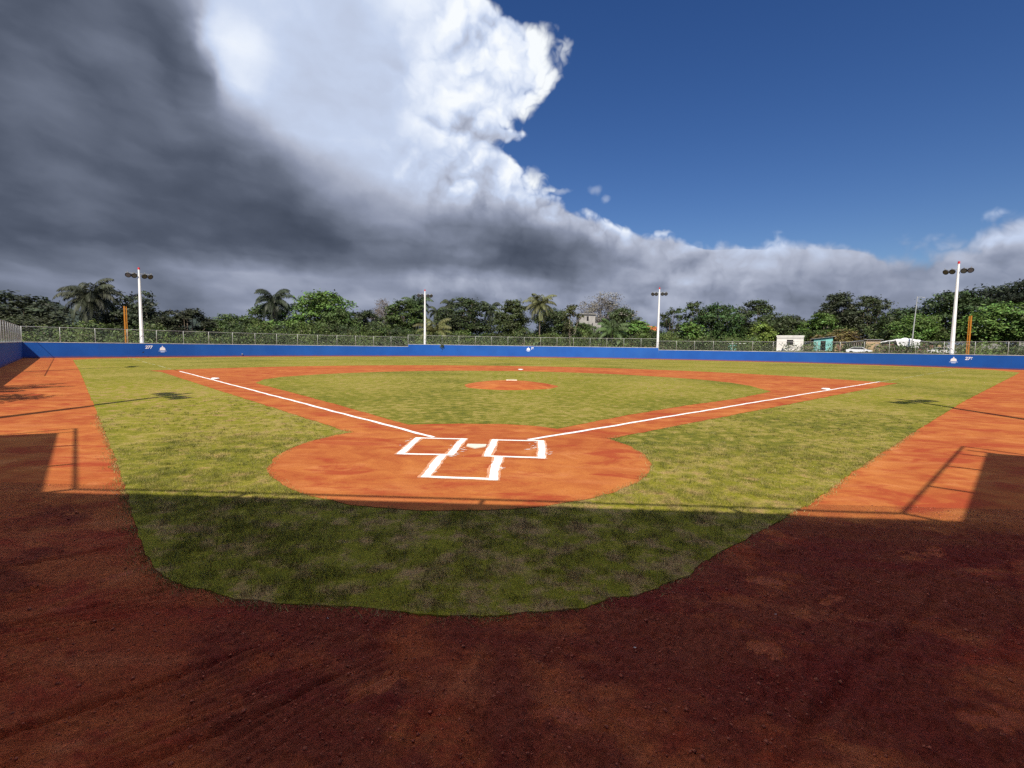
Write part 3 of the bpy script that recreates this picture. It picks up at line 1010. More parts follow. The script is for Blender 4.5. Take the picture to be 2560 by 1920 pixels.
def chalk_strip(name, a, b, w, label, z=ZC, jit=0.018, seed=1, parent=None, mat='chalk', cat='chalk line', group=None):
    a = Vector(a); b = Vector(b)
    t = (b - a).normalized(); nn = Vector((-t.y, t.x)); L_ = (b - a).length
    n = max(6, int(L_ / 0.025)) if L_ < 8 else int(L_ / 0.12)
    r = random.Random(seed)
    V = []; F = []
    ph = r.uniform(0, 9)
    for i in range(n + 1):
        q = a + t * L_ * i / n
        d_ = i * L_ / n
        wob = 0.014 * math.sin(d_ * 0.9 + ph) * min(1, L_ / 8) + 0.010 * math.sin(d_ * 3.7 + ph * 2)
        for sgn in (-1, 1):
            k_ = float(fbm(np.array([d_ * 4.0 + seed * 7.1]), np.array([sgn * 3.3]), seed, 4, 0.7)[0]) - 0.5
            e = nn * (sgn * w / 2 * (1 + k_ * 0.75) + wob)
            V.append((q.x + e.x, q.y + e.y, z))
    for i in range(n):
        F.append((2 * i, 2 * i + 1, 2 * i + 3, 2 * i + 2))
    me = bpy.data.meshes.new(name); me.from_pydata(V, [], F)
    o = link(name, me, parent, MATS[mat])
    if parent is None:
        tag(o, label, cat, group)
    return o


def flecks(pts, parent, seed, spread, n):
    r = random.Random(seed); mb = MB()
    for _ in range(n):
        bx, by, dx = r.choice(pts)
        x = bx + r.uniform(-0.05, 0.05) + dx * abs(r.gauss(0, spread)); y = by + r.uniform(-0.5, 0.5)
        s = r.uniform(0.008, 0.03); q = r.uniform(1.0, 3.0)
        mb.add([(x - s * q, y - s * .4, ZC), (x, y - s * .7, ZC), (x + s * q, y, ZC), (x, y + s * .6, ZC)], [(0, 1, 2, 3)])
    tag(mb.build('chalk_scatter', MATS['chalk'], parent), kind='stuff')


def chalk_box(name, corners, w, label, seed, open_side=None):
    root = empty(name, (0, 0, 0))
    tag(root, label, 'chalk box', 'white chalk boxes at home plate')
    k = len(corners)
    names = ('far_line', 'right_line', 'near_line', 'left_line')
    for i in range(k):
        if i == open_side: continue
        a, b = Vector(corners[i]), Vector(corners[(i + 1) % k])
        t = (b - a).normalized() * w * 0.45
        ww = w * (0.75 if abs(b.x - a.x) > abs(b.y - a.y) else 1.15)
        dust = chalk_strip('chalk_dust', a - t * 1.3, b + t * 1.3, ww * 1.55, '', z=ZC - 0.003 + 0.0003 * i, seed=seed + 40 + i, parent=root, mat='chalk_dust')
        chalk_strip(names[i], a - t, b + t, ww, '', z=ZC + 0.0005 * i, jit=0.02, seed=seed + i, parent=root)
    return root


def make_chalk():
    lb = chalk_box('batters_box', [(-1.50, 1.09), (-0.40, 1.09), (-0.44, -0.66), (-1.46, -0.66)], 0.128, 'white chalk rectangle left of home plate', 11)
    rb = chalk_box('batters_box', [(0.36, 1.06), (1.46, 1.06), (1.46, -0.74), (0.34, -0.68)], 0.128, 'white chalk rectangle right of home plate', 21)
    cb = chalk_box('catchers_box', [(-0.58, -0.70), (0.57, -0.76), (0.59, -2.43), (-0.57, -2.36)], 0.135, 'white chalk box open towards home plate, nearest the camera', 31, open_side=0)
    flecks([(-0.40, 0.2, -1), (-0.40, 0.2, 1), (-1.50, 0.6, -1), (-0.4, -0.5, 1)], lb, 5, 0.10, 46)
    flecks([(0.36, 0.2, -1), (1.46, 0.1, 1), (1.46, 0.4, 1), (1.4, 0.5, -1)], rb, 6, 0.10, 46)
    flecks([(-0.6, -1.6, 1), (0.6, -1.5, -1), (0.6, -1.6, 1)], cb, 7, 0.06, 26)
    chalk_strip('foul_line', (-1.16, 1.22), (-26.05, 26.05), 0.13, 'white chalk foul line running from home plate past the base at the left', seed=2)
    chalk_strip('foul_line', (1.16, 1.17), (27.3, 27.4), 0.13, 'white chalk foul line running from home plate past the base at the right', seed=3)
    root = empty('faded_foul_line', (0, 0, 0)); tag(root, 'faded yellowish foul line across the turf to the left foul pole', 'chalk line')
    r = random.Random(4)
    for sg, root in ((-1, root), (1, tag(empty('faded_foul_line'), 'faded yellowish foul line across the turf to the right foul pole', 'chalk line'))):
        d = 37.5
        while d < (77 if sg < 0 else 88):
            L_ = r.uniform(1.5, 5.0)
            chalk_strip('chalk_dash', (sg * d * s2, d * s2), (sg * (d + L_) * s2, (d + L_) * s2), r.uniform(.07, .13), '', z=0.034, seed=int(d * 10), parent=root, mat='faded_chalk')
            d += L_ + r.uniform(0.2, 2.5)
    # home plate
    mb = MB().prism([(-.216, .432), (.216, .432), (.216, .216), (0, 0), (-.216, .216)], 0.038, 0.060, 'z')
    o = mb.build('home_plate', MATS['rubber'])
    tag(o, 'pale five-sided home plate lying between the two chalk boxes', 'home plate')

    def bag(x, y, rz, label):
        bm = bmesh.new()
        bmesh.ops.create_cube(bm, size=1)
        bmesh.ops.scale(bm, vec=(0.40, 0.40, 0.10), verts=bm.verts)
        bmesh.ops.bevel(bm, geom=bm.edges[:], offset=0.035, segments=3, affect='EDGES')
        me = bpy.data.meshes.new('base_bag'); bm.to_mesh(me); bm.free()
        for q in me.polygons: q.use_smooth = True
        o = link('base_bag', me, None, MATS['bag'])
        o.location = (x, y, 0.036 + 0.05); o.rotation_euler = (0, 0, rz)
        tag(o, label, 'base', 'white bases of the diamond')
    S = 26.1
    bag(-(S - .2) * s2 + .12, S * s2 + 0.05, math.pi / 4, 'white square base on the left foul line')
    bag((S - .2) * s2 - .12, S * s2 + 0.05, math.pi / 4, 'white square base on the right foul line')
    bag(0, S * 2 * s2, math.pi / 4, 'white square base alone at the back of the infield, beyond the mound')


make_chalk()


# ------------------------------------------------------------------ walls round the park
H_LOW, H_HIGH, H_FENCE = 2.08, 2.56, 1.95


def wall_run(name, P, h, label, th=0.22):
    """a wall along P with the field on its right-hand side; front face on P"""
    n = len(P)
    nrm_ = []
    for i in range(n):
        t = (P[min(i + 1, n - 1)] - P[max(i - 1, 0)]).normalized()
        nrm_.append(Vector((-t.y, t.x)))
    root = empty(name, (P[0].x, P[0].y, 0))
    tag(root, label, 'wall', kind='thing')
    o0 = Vector((P[0].x, P[0].y))
    for part, z0, z1, out0, out1, mat in (('wall_face', -0.05, h - 0.07, 0.0, th, 'blue_wall'), ('coping', h - 0.07, h, -0.025, th + 0.025, 'coping')):
        V = []; F = []
        for p, q in zip(P, nrm_):
            a = p - o0 + q * out0; b = p - o0 + q * out1
            V += [(a.x, a.y, z0), (a.x, a.y, z1), (b.x, b.y, z1), (b.x, b.y, z0)]
        for i in range(n - 1):
            for k in range(4):
                F.append((4 * i + k, 4 * i + (k + 1) % 4, 4 * i + 4 + (k + 1) % 4, 4 * i + 4 + k))
        F += [(3, 2, 1, 0), tuple(4 * (n - 1) + k for k in range(4))]
        me = bpy.data.meshes.new(part); me.from_pydata(V, [], F)
        bm = bmesh.new(); bm.from_mesh(me); bmesh.ops.recalc_face_normals(bm, faces=bm.faces); bm.to_mesh(me); bm.free()
        link(part, me, root, MATS[mat])
    return root


def nearest(P, x, y):
    return min(range(len(P)), key=lambda i: (P[i].x - x) ** 2 + (P[i].y - y) ** 2)


i1 = nearest(WALL, -25.6, 91.8)
i2 = nearest(WALL, 28.3, 98.3)
W_LEFT, W_MID, W_RIGHT = WALL[:i1 + 1], WALL[i1:i2 + 1], WALL[i2:]
# step ends: pull the low runs a hair back so that no end faces coincide
wl = wall_run('outfield_wall', W_LEFT[:-1] + [W_LEFT[-1] - (W_LEFT[-1] - W_LEFT[-2]).normalized() * 0.01], H_LOW, 'low blue wall at the left, carrying the number 277')
wm = wall_run('outfield_wall', W_MID, H_HIGH, 'raised blue wall in the middle of the outfield, with a small 76')
wr = wall_run('outfield_wall', [W_RIGHT[0] + (W_RIGHT[1] - W_RIGHT[0]).normalized() * 0.01] + W_RIGHT[1:], H_LOW, 'low blue wall at the right, carrying the number 276')
W_SIDE = resample([LEFT_END, Vector((-63.1, 48.4))], 1.2)
W_SIDE[-1] = W_SIDE[-1] - (W_SIDE[-1] - W_SIDE[-2]).normalized() * 0.02
ws = wall_run('side_wall', W_SIDE, H_LOW + 0.002, 'shaded dark blue side wall at the far left edge')
W_SIDE_R = resample([Vector((73.6, 57.2)), RIGHT_END], 1.2)
W_SIDE_R[0] = W_SIDE_R[0] + (W_SIDE_R[1] - W_SIDE_R[0]).normalized() * 0.02
wsr = wall_run('side_wall', W_SIDE_R, H_LOW + 0.002, 'blue side wall beyond the right edge of the view')

# fence of posts, rails and wire on top
W_PANEL = {}


def wire_panel(L_, h):
    key = (round(L_, 2), round(h, 2))
    if key in W_PANEL:
        return W_PANEL[key]
    r_, sp = 0.0017, 0.115
    V = []; F = []

    def wire(x0, z0, x1, z1, y):
        d = Vector((x1 - x0, 0, z1 - z0)).normalized(); n_ = Vector((-d.z, 0, d.x)) * r_
        b = len(V)
        for (x, z) in ((x0, z0), (x1, z1)):
            V.extend([(x + n_.x, y, z + n_.z), (x - n_.x * .5, y + r_ * .87, z - n_.z * .5), (x - n_.x * .5, y - r_ * .87, z - n_.z * .5)])
        for k in range(3):
            F.append((b + k, b + (k + 1) % 3, b + 3 + (k + 1) % 3, b + 3 + k))
    s = -h
    while s < L_:
        a = max(0, s); b = min(L_, s + h)
        if b - a > 0.02:
            wire(a, a - s, b, b - s, 0.003)
            wire(a, h - (a - s), b, h - (b - s), -0.003)
        s += sp
    me = bpy.data.meshes.new('wire_mesh'); me.from_pydata(V, [], F)
    me.materials.append(MATS['wire'])
    W_PANEL[key] = me
    return me


post_mb = MB().tube([(0, 0, 0), (0, 0, 1)], 0.036, 8)
POST = post_mb.mesh('post', True); POST.materials.append(MATS['galvanised'])
RAIL = MB().tube([(0, 0, 0), (1, 0, 0)], 0.026, 6).mesh('top_rail', True); RAIL.materials.append(MATS['galvanised'])


def fence_run(P, z0, label, step=3.7, offset=0.11):
    Q = resample(P, step)
    root = empty('chain_link_fence', (Q[0].x, Q[0].y, z0))
    tag(root, label, 'fence')
    o0 = Vector((Q[0].x, Q[0].y))
    n = len(Q)
    off_ = []
    for i in range(n):
        t = (Q[min(i + 1, n - 1)] - Q[max(i - 1, 0)]).normalized()
        off_.append(Q[i] - o0 + Vector((-t.y, t.x)) * offset)
    seg = sum((off_[i + 1] - off_[i]).length for i in range(n - 1)) / (n - 1)
    wm_ = wire_panel(seg, H_FENCE - 0.06)
    for i, q in enumerate(off_):
        o = link('post', POST, root); o.location = (q.x, q.y, 0); o.scale = (1, 1, H_FENCE)
        if i < n - 1:
            d = off_[i + 1] - q
            an = math.atan2(d.y, d.x)
            r_ = link('top_rail', RAIL, root); r_.location = (q.x, q.y, H_FENCE - 0.02); r_.rotation_euler = (0, 0, an); r_.scale = (d.length, 1, 1)
            w_ = link('wire_mesh', wm_, root); w_.location = (q.x, q.y, 0.02); w_.rotation_euler = (0, 0, an); w_.scale = (d.length / seg, 1, 1)
    return root


fence_run(W_LEFT, H_LOW, 'wire fence with grey posts on the blue wall at the left')
fence_run(W_MID, H_HIGH, 'wire fence with grey posts on the raised middle wall')
fence_run(W_RIGHT, H_LOW, 'wire fence with grey posts on the blue wall at the right, before the shacks')
fence_run(resample([Vector((-30, 15.3)), Vector((-63.0, 48.3))], 1.0), H_LOW, 'grey wire fence seen almost edge-on at the far left', 2.6)


# painted numbers and emblems on the wall
def wall_frame(x, y):
    i = nearest(WALL, x, y)
    t = (WALL[min(i + 1, len(WALL) - 1)] - WALL[max(i - 1, 0)]).normalized()
    return WALL[i], t


def number(txt, x, y, z, size, parent):
    p, t = wall_frame(x, y)
    inn = Vector((t.y, -t.x))
    cu = bpy.data.curves.new('distance_number', 'FONT')
    cu.body = txt; cu.size = size; cu.shear = 0.15; cu.offset = 0.018 * size / 0.6; cu.extrude = 0.006; cu.space_character = 0.95
    cu.align_x = 'CENTER'
    tmp = bpy.data.objects.new('tmp', cu); COL.objects.link(tmp)
    dg = bpy.context.evaluated_depsgraph_get()
    me = bpy.data.meshes.new_from_object(tmp.evaluated_get(dg))
    bpy.data.objects.remove(tmp)
    me.name = 'distance_number'; me.materials.clear(); me.materials.append(MATS['paint_white'])
    o = bpy.data.objects.new('distance_number', me); COL.objects.link(o)
    o.parent = parent
    q = p + inn * 0.012 - Vector(parent.location[:2])
    o.matrix_local = Matrix.Translation((q.x, q.y, z)) @ Matrix(((t.x, 0, inn.x, 0), (t.y, 0, inn.y, 0), (0, 1, 0, 0), (0, 0, 0, 1)))
    o['label'] = 'white bold number ' + txt
    return o


def emblem(x, y, z, s, parent):
    p, t = wall_frame(x, y)
    inn = Vector((t.y, -t.x))
    q = p - Vector(parent.location[:2])
    Mx = Matrix.Translation((q.x, q.y, z)) @ Matrix(((t.x, -inn.x, 0, 0), (t.y, -inn.y, 0, 0), (0, 0, 1, 0), (0, 0, 0, 1)))
    root = bpy.data.objects.new('dome_emblem', None); COL.objects.link(root); root.parent = parent
    root.matrix_local = Mx
    root['label'] = 'white dome emblem over a pale blue base'
    dome = [(-.62 * s, 0)] + [(.60 * s * math.cos(a), .06 * s + .72 * s * math.sin(a) ** .55) for a in [math.pi * (1 - k / 18) for k in range(19)]] + [(.62 * s, 0)]
    MB().prism(dome, -0.014, -0.004).build('dome', MATS['paint_white'], root)
    MB().prism([(-.11 * s, .80 * s), (-.11 * s, .98 * s), (-.06 * s, 1.08 * s), (.06 * s, 1.08 * s), (.11 * s, .98 * s), (.11 * s, .80 * s)], -0.013, -0.003).build('lantern', MATS['paint_white'], root)
    MB().box(-.85 * s, .85 * s, -0.012, -0.002, -.24 * s, -.12 * s).build('base_line', MATS['paint_pale'], root)
    MB().prism([(-.46 * s, -.26 * s), (.46 * s, -.26 * s), (.40 * s, -.50 * s), (-.40 * s, -.50 * s)], -0.012, -0.002).build('plinth', MATS['paint_pale'], root)


wl_l, wm_l, wr_l = wl, wm, wr
number('277', -56.1, 59.5, 1.28, 0.62, wl)
emblem(-55.0, 61.2, 1.02, 0.62, wl)
emblem(-0.1, 100.9, 1.58, 0.60, wm)
number('76', 1.05, 101.0, 1.75, 0.66, wm)
emblem(66.6, 68.9, 0.98, 0.62, wr)
number('276', 67.5, 67.4, 1.25, 0.62, wr)


# ------------------------------------------------------------------ light poles and foul poles
def floodlight_mesh():
    V = []; F = []; n = 14
    prof = [(0.0, 0.30), (0.10, 0.30), (0.20, 0.24), (0.205, 0.02), (0.36, 0.005)]
    prof = [(0.36, 0.0), (0.38, 0.03), (0.36, 0.18), (0.24, 0.32), (0.07, 0.38)]
    for r_, d in prof:
        for k in range(n):
            a = 2 * math.pi * k / n
            V.append((r_ * math.cos(a), d, r_ * math.sin(a)))
    for i in range(len(prof) - 1):
        for k in range(n):
            F.append((i * n + k, i * n + (k + 1) % n, (i + 1) * n + (k + 1) % n, (i + 1) * n + k))
    F.append(tuple((len(prof) - 1) * n + k for k in range(n)))
    me = bpy.data.meshes.new('floodlight'); me.from_pydata(V, [], F); me.materials.append(MATS['lamp_black'])
    g = bpy.data.meshes.new('lens'); n = 14
    g.from_pydata([(0.30 * math.cos(2 * math.pi * k / n), 0.02, 0.30 * math.sin(2 * math.pi * k / n)) for k in range(n)], [], [tuple(range(n))])
    g.materials.append(MATS['lamp_glass'])
    b = MB().box(-0.03, 0.03, 0.10, 0.16, 0.25, 0.55).mesh('bracket'); b.materials.append(MATS['galvanised'])
    return me, g, b


FLOOD, LENS, BRACKET = floodlight_mesh()


def light_pole(x, y, z0, h, face, label, sc=1.0, order=(-1.35, -0.62, 0.62, 1.35)):
    """face: direction the lamps look, degrees from +x"""
    root = empty('light_pole', (x, y, z0), math.radians(face) + math.pi / 2)
    tag(root, label, 'light pole', 'white floodlight poles round the park')
    zt = h - z0
    MB().tube([(0, 0, 0), (0, 0, zt * 0.30), (0, 0, zt * 0.93)], [0.29 * sc, 0.245 * sc, 0.14 * sc], 8).build('shaft', MATS['pole_white'], root)
    MB().tube([(0, 0, zt * 0.93), (0, 0, zt * 0.972)], [0.125 * sc, 0.125 * sc], 8).build('pole_neck', MATS['pole_white'], root)
    MB().tube([(0, 0, zt * 0.972), (0, 0, zt * 0.995)], [0.14 * sc, 0.13 * sc], 8).build('red_tip', MATS['pole_red'], root)
    MB().box(-1.6 * sc, 1.6 * sc, -0.05, 0.05, zt * 0.905 + .26, zt * 0.905 + .34).build('cross_arm', MATS['galvanised'], root)
    MB().tube([(0, 0, 0), (0, 0, 0.12)], [0.46 * sc, 0.44 * sc], 8).build('base_flange', MATS['galvanised'], root)
    for z_ in (zt * 0.06, zt * 0.13):
        MB().tube([(0, 0, z_), (0, 0, z_ + 0.06)], [0.297 * sc, 0.292 * sc], 8).build('strap', MATS['galvanised'], root)
    for k, dx in enumerate(order):
        f = link('floodlight', FLOOD, root)
        f.location = (dx * sc, -0.22, zt * 0.905 - 0.08)
        f.rotation_euler = (math.radians(28), 0, math.radians((-24, -8, 8, 24)[k]))
        f.scale = (sc, sc, sc)
        link('lens', LENS, f); link('bracket', BRACKET, f)
    return root


light_pole(-56.9, 59.8, 0, 13.2, -40, 'tall white floodlight pole beside the left orange foul pole', 1.0)
light_pole(-22.4, 95.0, 0, 14.4, -75, 'white floodlight pole rising behind the raised wall, left of centre', 1.0)
light_pole(28.6, 99.4, 0, 15.8, -105, 'white floodlight pole at the right end of the raised wall', 1.05)
light_pole(67.2, 69.9, 0, 16.6, -138, 'tallest white floodlight pole, beside the right orange foul pole', 1.1)
light_pole(-35.6, 19.2, 0, 14.0, 35, 'white floodlight pole outside the left edge of the view', 1.0)
light_pole(-14.7, -3.6, 0, 14.2, 50, 'white floodlight pole near the stand at the left', 1.0)
light_pole(18.0, -0.6, 0, 14.4, 120, 'white floodlight pole near the stand at the right', 1.0)


def foul_pole(x, y, h, face, label):
    root = empty('foul_pole', (x, y, 0), math.radians(face))
    tag(root, label, 'foul pole', 'orange foul poles on the outfield wall')
    MB().box(-0.19, -0.05, -0.07, 0.07, 0, h).build('post', MATS['foul_orange'], root)
    MB().box(0.08, 0.17, -0.045, 0.045, 1.9, h - 0.05).build('screen_bar', MATS['foul_orange'], root)
    for k in range(8):
        z_ = 2.2 + k * (h - 2.5) / 7
        MB().box(-0.05, 0.08, -0.02, 0.02, z_, z_ + 0.06).build('rung', MATS['foul_orange'], root)


foul_pole(-57.75, 58.05, 7.35, 55, 'orange foul pole on the left wall, beside the number 277')
foul_pole(67.9, 67.9, 8.0, 120, 'orange foul pole on the right wall, beside the number 276')


# ------------------------------------------------------------------ the stand behind the camera, whose roof shades the foreground
def make_stand():
    Hr = 5.5
    ox, oy = Hr / math.tan(SUN_EL) * math.sin(SUN_AZ), Hr / math.tan(SUN_EL) * math.cos(SUN_AZ)
    root = empty('grandstand', (0, -16, 0))
    tag(root, 'open grandstand with a flat roof behind home plate, shading the foreground', 'grandstand')
    sh = lambda p: (p[0] - ox, p[1] - oy + 16)
    roof = [(-6.09, -3.80), (7.09, -3.93), (11.65, 0.85), (17.0, -1.9), (12.5, -11.0), (-11.5, -11.0), (-16.0, -2.0), (-10.45, 0.75)]
    MB().prism([sh(p) for p in roof], Hr, Hr + 0.18, 'z').build('roof', MATS['roof_white'], root)
    pipe = [(-10.61, 1.5), (-5.75, -3.50), (6.50, -3.56), (11.75, 1.7)]
    pw = [sh(p) for p in pipe]
    for a, b, r_ in zip(pw, pw[1:], (0.030, 0.030, 0.030)):
        MB().tube([(a[0], a[1], Hr + .05), (b[0], b[1], Hr + .05)], r_, 8).build('front_pipe', MATS['galvanised'], root)
    struts = [((-10.61, 1.5), (-11.6, .25)), ((11.75, 1.7), (12.7, .35)), ((-10.25, 1.05), (-10.6, .6)), ((-8.7, -.45), (-9.2, -.8)), ((-7.2, -2.0), (-7.7, -2.4)), ((-5.75, -3.5), (-6.4, -3.9)),
              ((11.45, 1.25), (11.9, .75)), ((10.9, .75), (11.5, .35)), ((9.6, -.5), (10.3, -1.0)), ((8.0, -2.05), (8.7, -2.6)), ((6.5, -3.56), (7.0, -4.0)),
              ((-3.0, -3.52), (-3.2, -4.1)), ((0.55, -3.53), (0.5, -4.1)), ((4.05, -3.55), (4.3, -4.1))]
    for a, b in struts:
        a, b = sh(a), sh(b)
        MB().tube([(a[0], a[1], Hr + .05), (b[0], b[1], Hr + .05)], 0.036, 6).build('strut', MATS['galvanised'], root)
    for px in (-9.5, -3.2, 3.2, 10.2):
        MB().tube([(px, 2.2, 0), (px, 2.2, Hr)], 0.11, 10).build('column', MATS['galvanised'], root)
    for k in range(4):
        MB().box(-9, 10, 1.2 - k * 0.9, 2.0 - k * 0.9, 0, 0.45 + 0.42 * k).build('bench_tier', MATS['concrete'], root)


make_stand()

# ------------------------------------------------------------------ plants
def leaf_mesh(name, C, N, S, seed, asp=0.5, tint=None):
    """C centres, N directions the leaf face looks, S lengths: one folded rhombus each"""
    r = np.random.default_rng(seed)
    n = len(C)
    N = N / (np.linalg.norm(N, axis=1, keepdims=True) + 1e-9)
    R = r.normal(size=(n, 3))
    U = np.cross(N, R); U /= np.linalg.norm(U, axis=1, keepdims=True) + 1e-9
    W = np.cross(N, U)
    s = S[:, None]
    V = np.stack([C - U * s * .5, C + W * s * asp * .5 - N * s * .08, C + U * s * .5 - N * s * .1, C - W * s * asp * .5 - N * s * .08], 1).reshape(-1, 3)
    F = np.arange(4 * n).reshape(-1, 4)
    me = mesh_np(name, V, F)
    t = r.random(n) if tint is None else tint
    at = me.attributes.new('tint', 'FLOAT', 'FACE'); at.data.foreach_set('value', np.clip(t, 0, 1).astype(np.float32))
    return me


def crown_leaves(lobes, n_leaf, size, seed, clump=0.55, gap=0.0, up=0.5):
    """lobes: (x,y,z,rx,rz). leaves gather in clumps on the outer shell of each lobe"""
    r = np.random.default_rng(seed)
    Cs, Ns, Ts = [], [], []
    area = np.array([l[3] ** 2 for l in lobes]); area = area / area.sum()
    for (x, y, z, rx, rz), a in zip(lobes, area):
        k = max(6, int(n_leaf * a / 26))
        d = r.normal(size=(k, 3)); d /= np.linalg.norm(d, axis=1, keepdims=True)
        d[:, 2] = np.where(d[:, 2] < -0.45, -d[:, 2] * 0.6, d[:, 2])
        rad = r.uniform(0.72, 1.08, k) if gap == 0 else r.uniform(0.5, 1.15, k)
        cc = np.array([x, y, z]) + d * rad[:, None] * np.array([rx, rx, rz])
        ct = np.clip(r.normal(0.48, 0.24, k), 0, 1)
        m_ = 26
        off = r.normal(size=(k, m_, 3)) * np.array([1, 1, 0.6]) * clump * rx ** 0.5 * 0.62
        P = (cc[:, None] + off).reshape(-1, 3)
        Nn = (d[:, None] * 0.7 + r.normal(size=(k, m_, 3)) * 0.55 + np.array([0, 0, up])).reshape(-1, 3)
        T = (ct[:, None] + r.normal(0, 0.16, (k, m_))).reshape(-1)
        Cs.append(P); Ns.append(Nn); Ts.append(T)
    C = np.concatenate(Cs); N = np.concatenate(Ns); T = np.concatenate(Ts)
    S = size * np.random.default_rng(seed + 1).uniform(0.6, 1.35, len(C))
    return C, N, S, T


def broad_proto(seed, h, w, n_lobes, n_leaf, size, trunk_h=0.3, squash=0.8, clump=0.55, gap=0.0, spread=1.0, trunk_r=0.2, twigs=False, flat=False):
    r = random.Random(seed)
    lobes = []
    base = h * trunk_h
    if not flat and not gap: n_lobes = int(n_lobes * 1.9)
    for i in range(n_lobes):
        t = i / max(1, n_lobes - 1)
        a = i * 2.4 + r.uniform(-.4, .4)
        if flat:
            zz = h * r.choice((0.72, 0.8, 0.9)); rr = w * 0.5 * r.uniform(0.1, 0.75)
            lr = w * r.uniform(0.17, 0.27); lz = lr * 0.35
        else:
            zz = base + (h - base) * (0.16 + 0.68 * t)
            prof = math.sin(math.pi * min(1, 0.22 + 0.72 * t)) ** 0.8
            rr = w * 0.5 * 0.74 * prof * math.sqrt(r.uniform(0.2, 1.0)) * spread
            lr = w * 0.5 * r.uniform(0.24, 0.44) * (1.05 - 0.30 * t) * (1.25 if gap else 1)
            lz = lr * squash
        lobes.append((rr * math.cos(a), rr * math.sin(a), zz, lr, lz))
    C, N, S, T = crown_leaves(lobes, n_leaf, size, seed, clump, gap)
    z = C[:, 2]
    C[:, 2] = np.clip(z, h * 0.08, None)
    crown = leaf_mesh('crown', C, N, S, seed, 0.55, T)
    crown.materials.append(MATS['leaf'])
    mb = MB()
    ang = r.uniform(0, 6)
    mid = Vector((0.05 * w * math.cos(ang), 0.05 * w * math.sin(ang), base * 1.1))
    mb.tube([(0, 0, -0.6), (mid.x * .4, mid.y * .4, base * .55), mid, (mid.x * 1.2, mid.y * 1.2, h * .72)], [trunk_r * 1.25, trunk_r, trunk_r * .85, trunk_r * .3], 8)
    for (x, y, zz, lr, lz) in lobes:
        st = mid * r.uniform(0.7, 1.0) + Vector((0, 0, r.uniform(0, (h - base) * .25)))
        e = Vector((x, y, zz))
        k = st.lerp(e, 0.5) + Vector((r.uniform(-.3, .3), r.uniform(-.3, .3), -0.15 * (e - st).length))
        mb.tube([st, k, e], [trunk_r * .5, trunk_r * .34, trunk_r * .14], 6)
        if twigs or gap:
            for _ in range(7 if not twigs else 26):
                d = Vector((r.gauss(0, 1), r.gauss(0, 1), r.uniform(-.2, 1.2))).normalized()
                e2 = e + Vector((d.x * lr, d.y * lr, d.z * lz)) * r.uniform(.7, 1.15)
                s0 = k.lerp(e, r.uniform(.3, 1))
                mb.tube([s0, s0.lerp(e2, .5) + Vector((r.uniform(-.2, .2), r.uniform(-.2, .2), r.uniform(0, .25))), e2], [trunk_r * .14, trunk_r * .1, trunk_r * .05], 3)
    trunk = mb.mesh('trunk', True)
    rr_ = np.hypot(C[:, 0], C[:, 1])
    return dict(h=float(np.percentile(C[:, 2], 99.6)), w=2 * float(np.percentile(rr_, 97)), crown=crown, trunk=trunk)


def palm_proto(seed, h, frond, n_fr, droop=1.0, lean=0.06, leafw=0.085, trunk_r=0.17, lo=-50, hi=80):
    r = random.Random(seed)
    mb = MB()
    lx = h * lean
    tr = [(0, 0, -0.5), (lx * .15, 0, h * .3), (lx * .5, 0, h * .65), (lx, 0, h)]
    mb.tube(tr, [trunk_r * 1.35, trunk_r, trunk_r * .85, trunk_r * .75], 8)
    trunk = mb.mesh('trunk', True)
    top = Vector((lx, 0, h))
    V = []; F = []; T = []
    for i in range(n_fr):
        az = i * 2.399 + r.uniform(-.25, .25)
        t = i / (n_fr - 1)
        el = math.radians(lo + (hi - lo) * (1 - t) + r.uniform(-8, 8))
        L_ = frond * r.uniform(.85, 1.1)
        nseg = 11
        p = Vector(top) + Vector((0, 0, r.uniform(-.1, .25)))
        pts = [p.copy()]
        e = el
        for k in range(nseg):
            d = Vector((math.cos(az) * math.cos(e), math.sin(az) * math.cos(e), math.sin(e)))
            p = p + d * (L_ / nseg)
            pts.append(p.copy())
            e -= math.radians(droop * (5.0 + 7.5 * k / nseg)) * (1 if e > -1.35 else 0)
        side = Vector((-math.sin(az), math.cos(az), 0))
        tint = min(1, max(0, r.gauss(.5, .16)))
        for k in range(1, nseg + 1):                      # rachis
            a, b = pts[k - 1], pts[k]
            w_ = 0.045 * (1.15 - k / nseg)
            n0 = len(V)
            V += [a - side * w_, a + side * w_, b + side * w_, b - side * w_]
            F.append((n0, n0 + 1, n0 + 2, n0 + 3)); T.append(min(1, tint + .25))
        for k in range(2 * nseg + 6):                      # leaflets hang in pairs
            s = (k + 1.2) / (2 * nseg + 6.5)
            j = min(nseg - 1, int(s * nseg)); q = pts[j].lerp(pts[j + 1], s * nseg - j)
            along = (pts[j + 1] - pts[j]).normalized()
            ll = frond * 0.31 * math.sin(math.pi * min(1, .12 + .86 * s)) ** .6 * r.uniform(.8, 1.1)
            for sg in (-1, 1):
                dn = (side * sg * .8 + along * .55 + Vector((0, 0, -0.55 - .25 * r.random()))).normalized()
                mid = q + dn * ll * .55; tip = q + (dn + Vector((0, 0, -.28))).normalized() * ll
                wv = along * leafw * r.uniform(.8, 1.2)
                n0 = len(V)
                V += [q - wv * .6, mid - wv, tip, mid + wv]
                F.append((n0, n0 + 1, n0 + 2, n0 + 3)); T.append(min(1, max(0, tint + r.gauss(0, .12))))
    me = mesh_np('crown', np.array([tuple(v) for v in V]), np.array(F))
    at = me.attributes.new('tint', 'FLOAT', 'FACE'); at.data.foreach_set('value', np.array(T, np.float32))
    me.materials.append(MATS['leaf'])
    return dict(h=h + frond * 0.55, w=2 * frond * .92, crown=me, trunk=trunk)


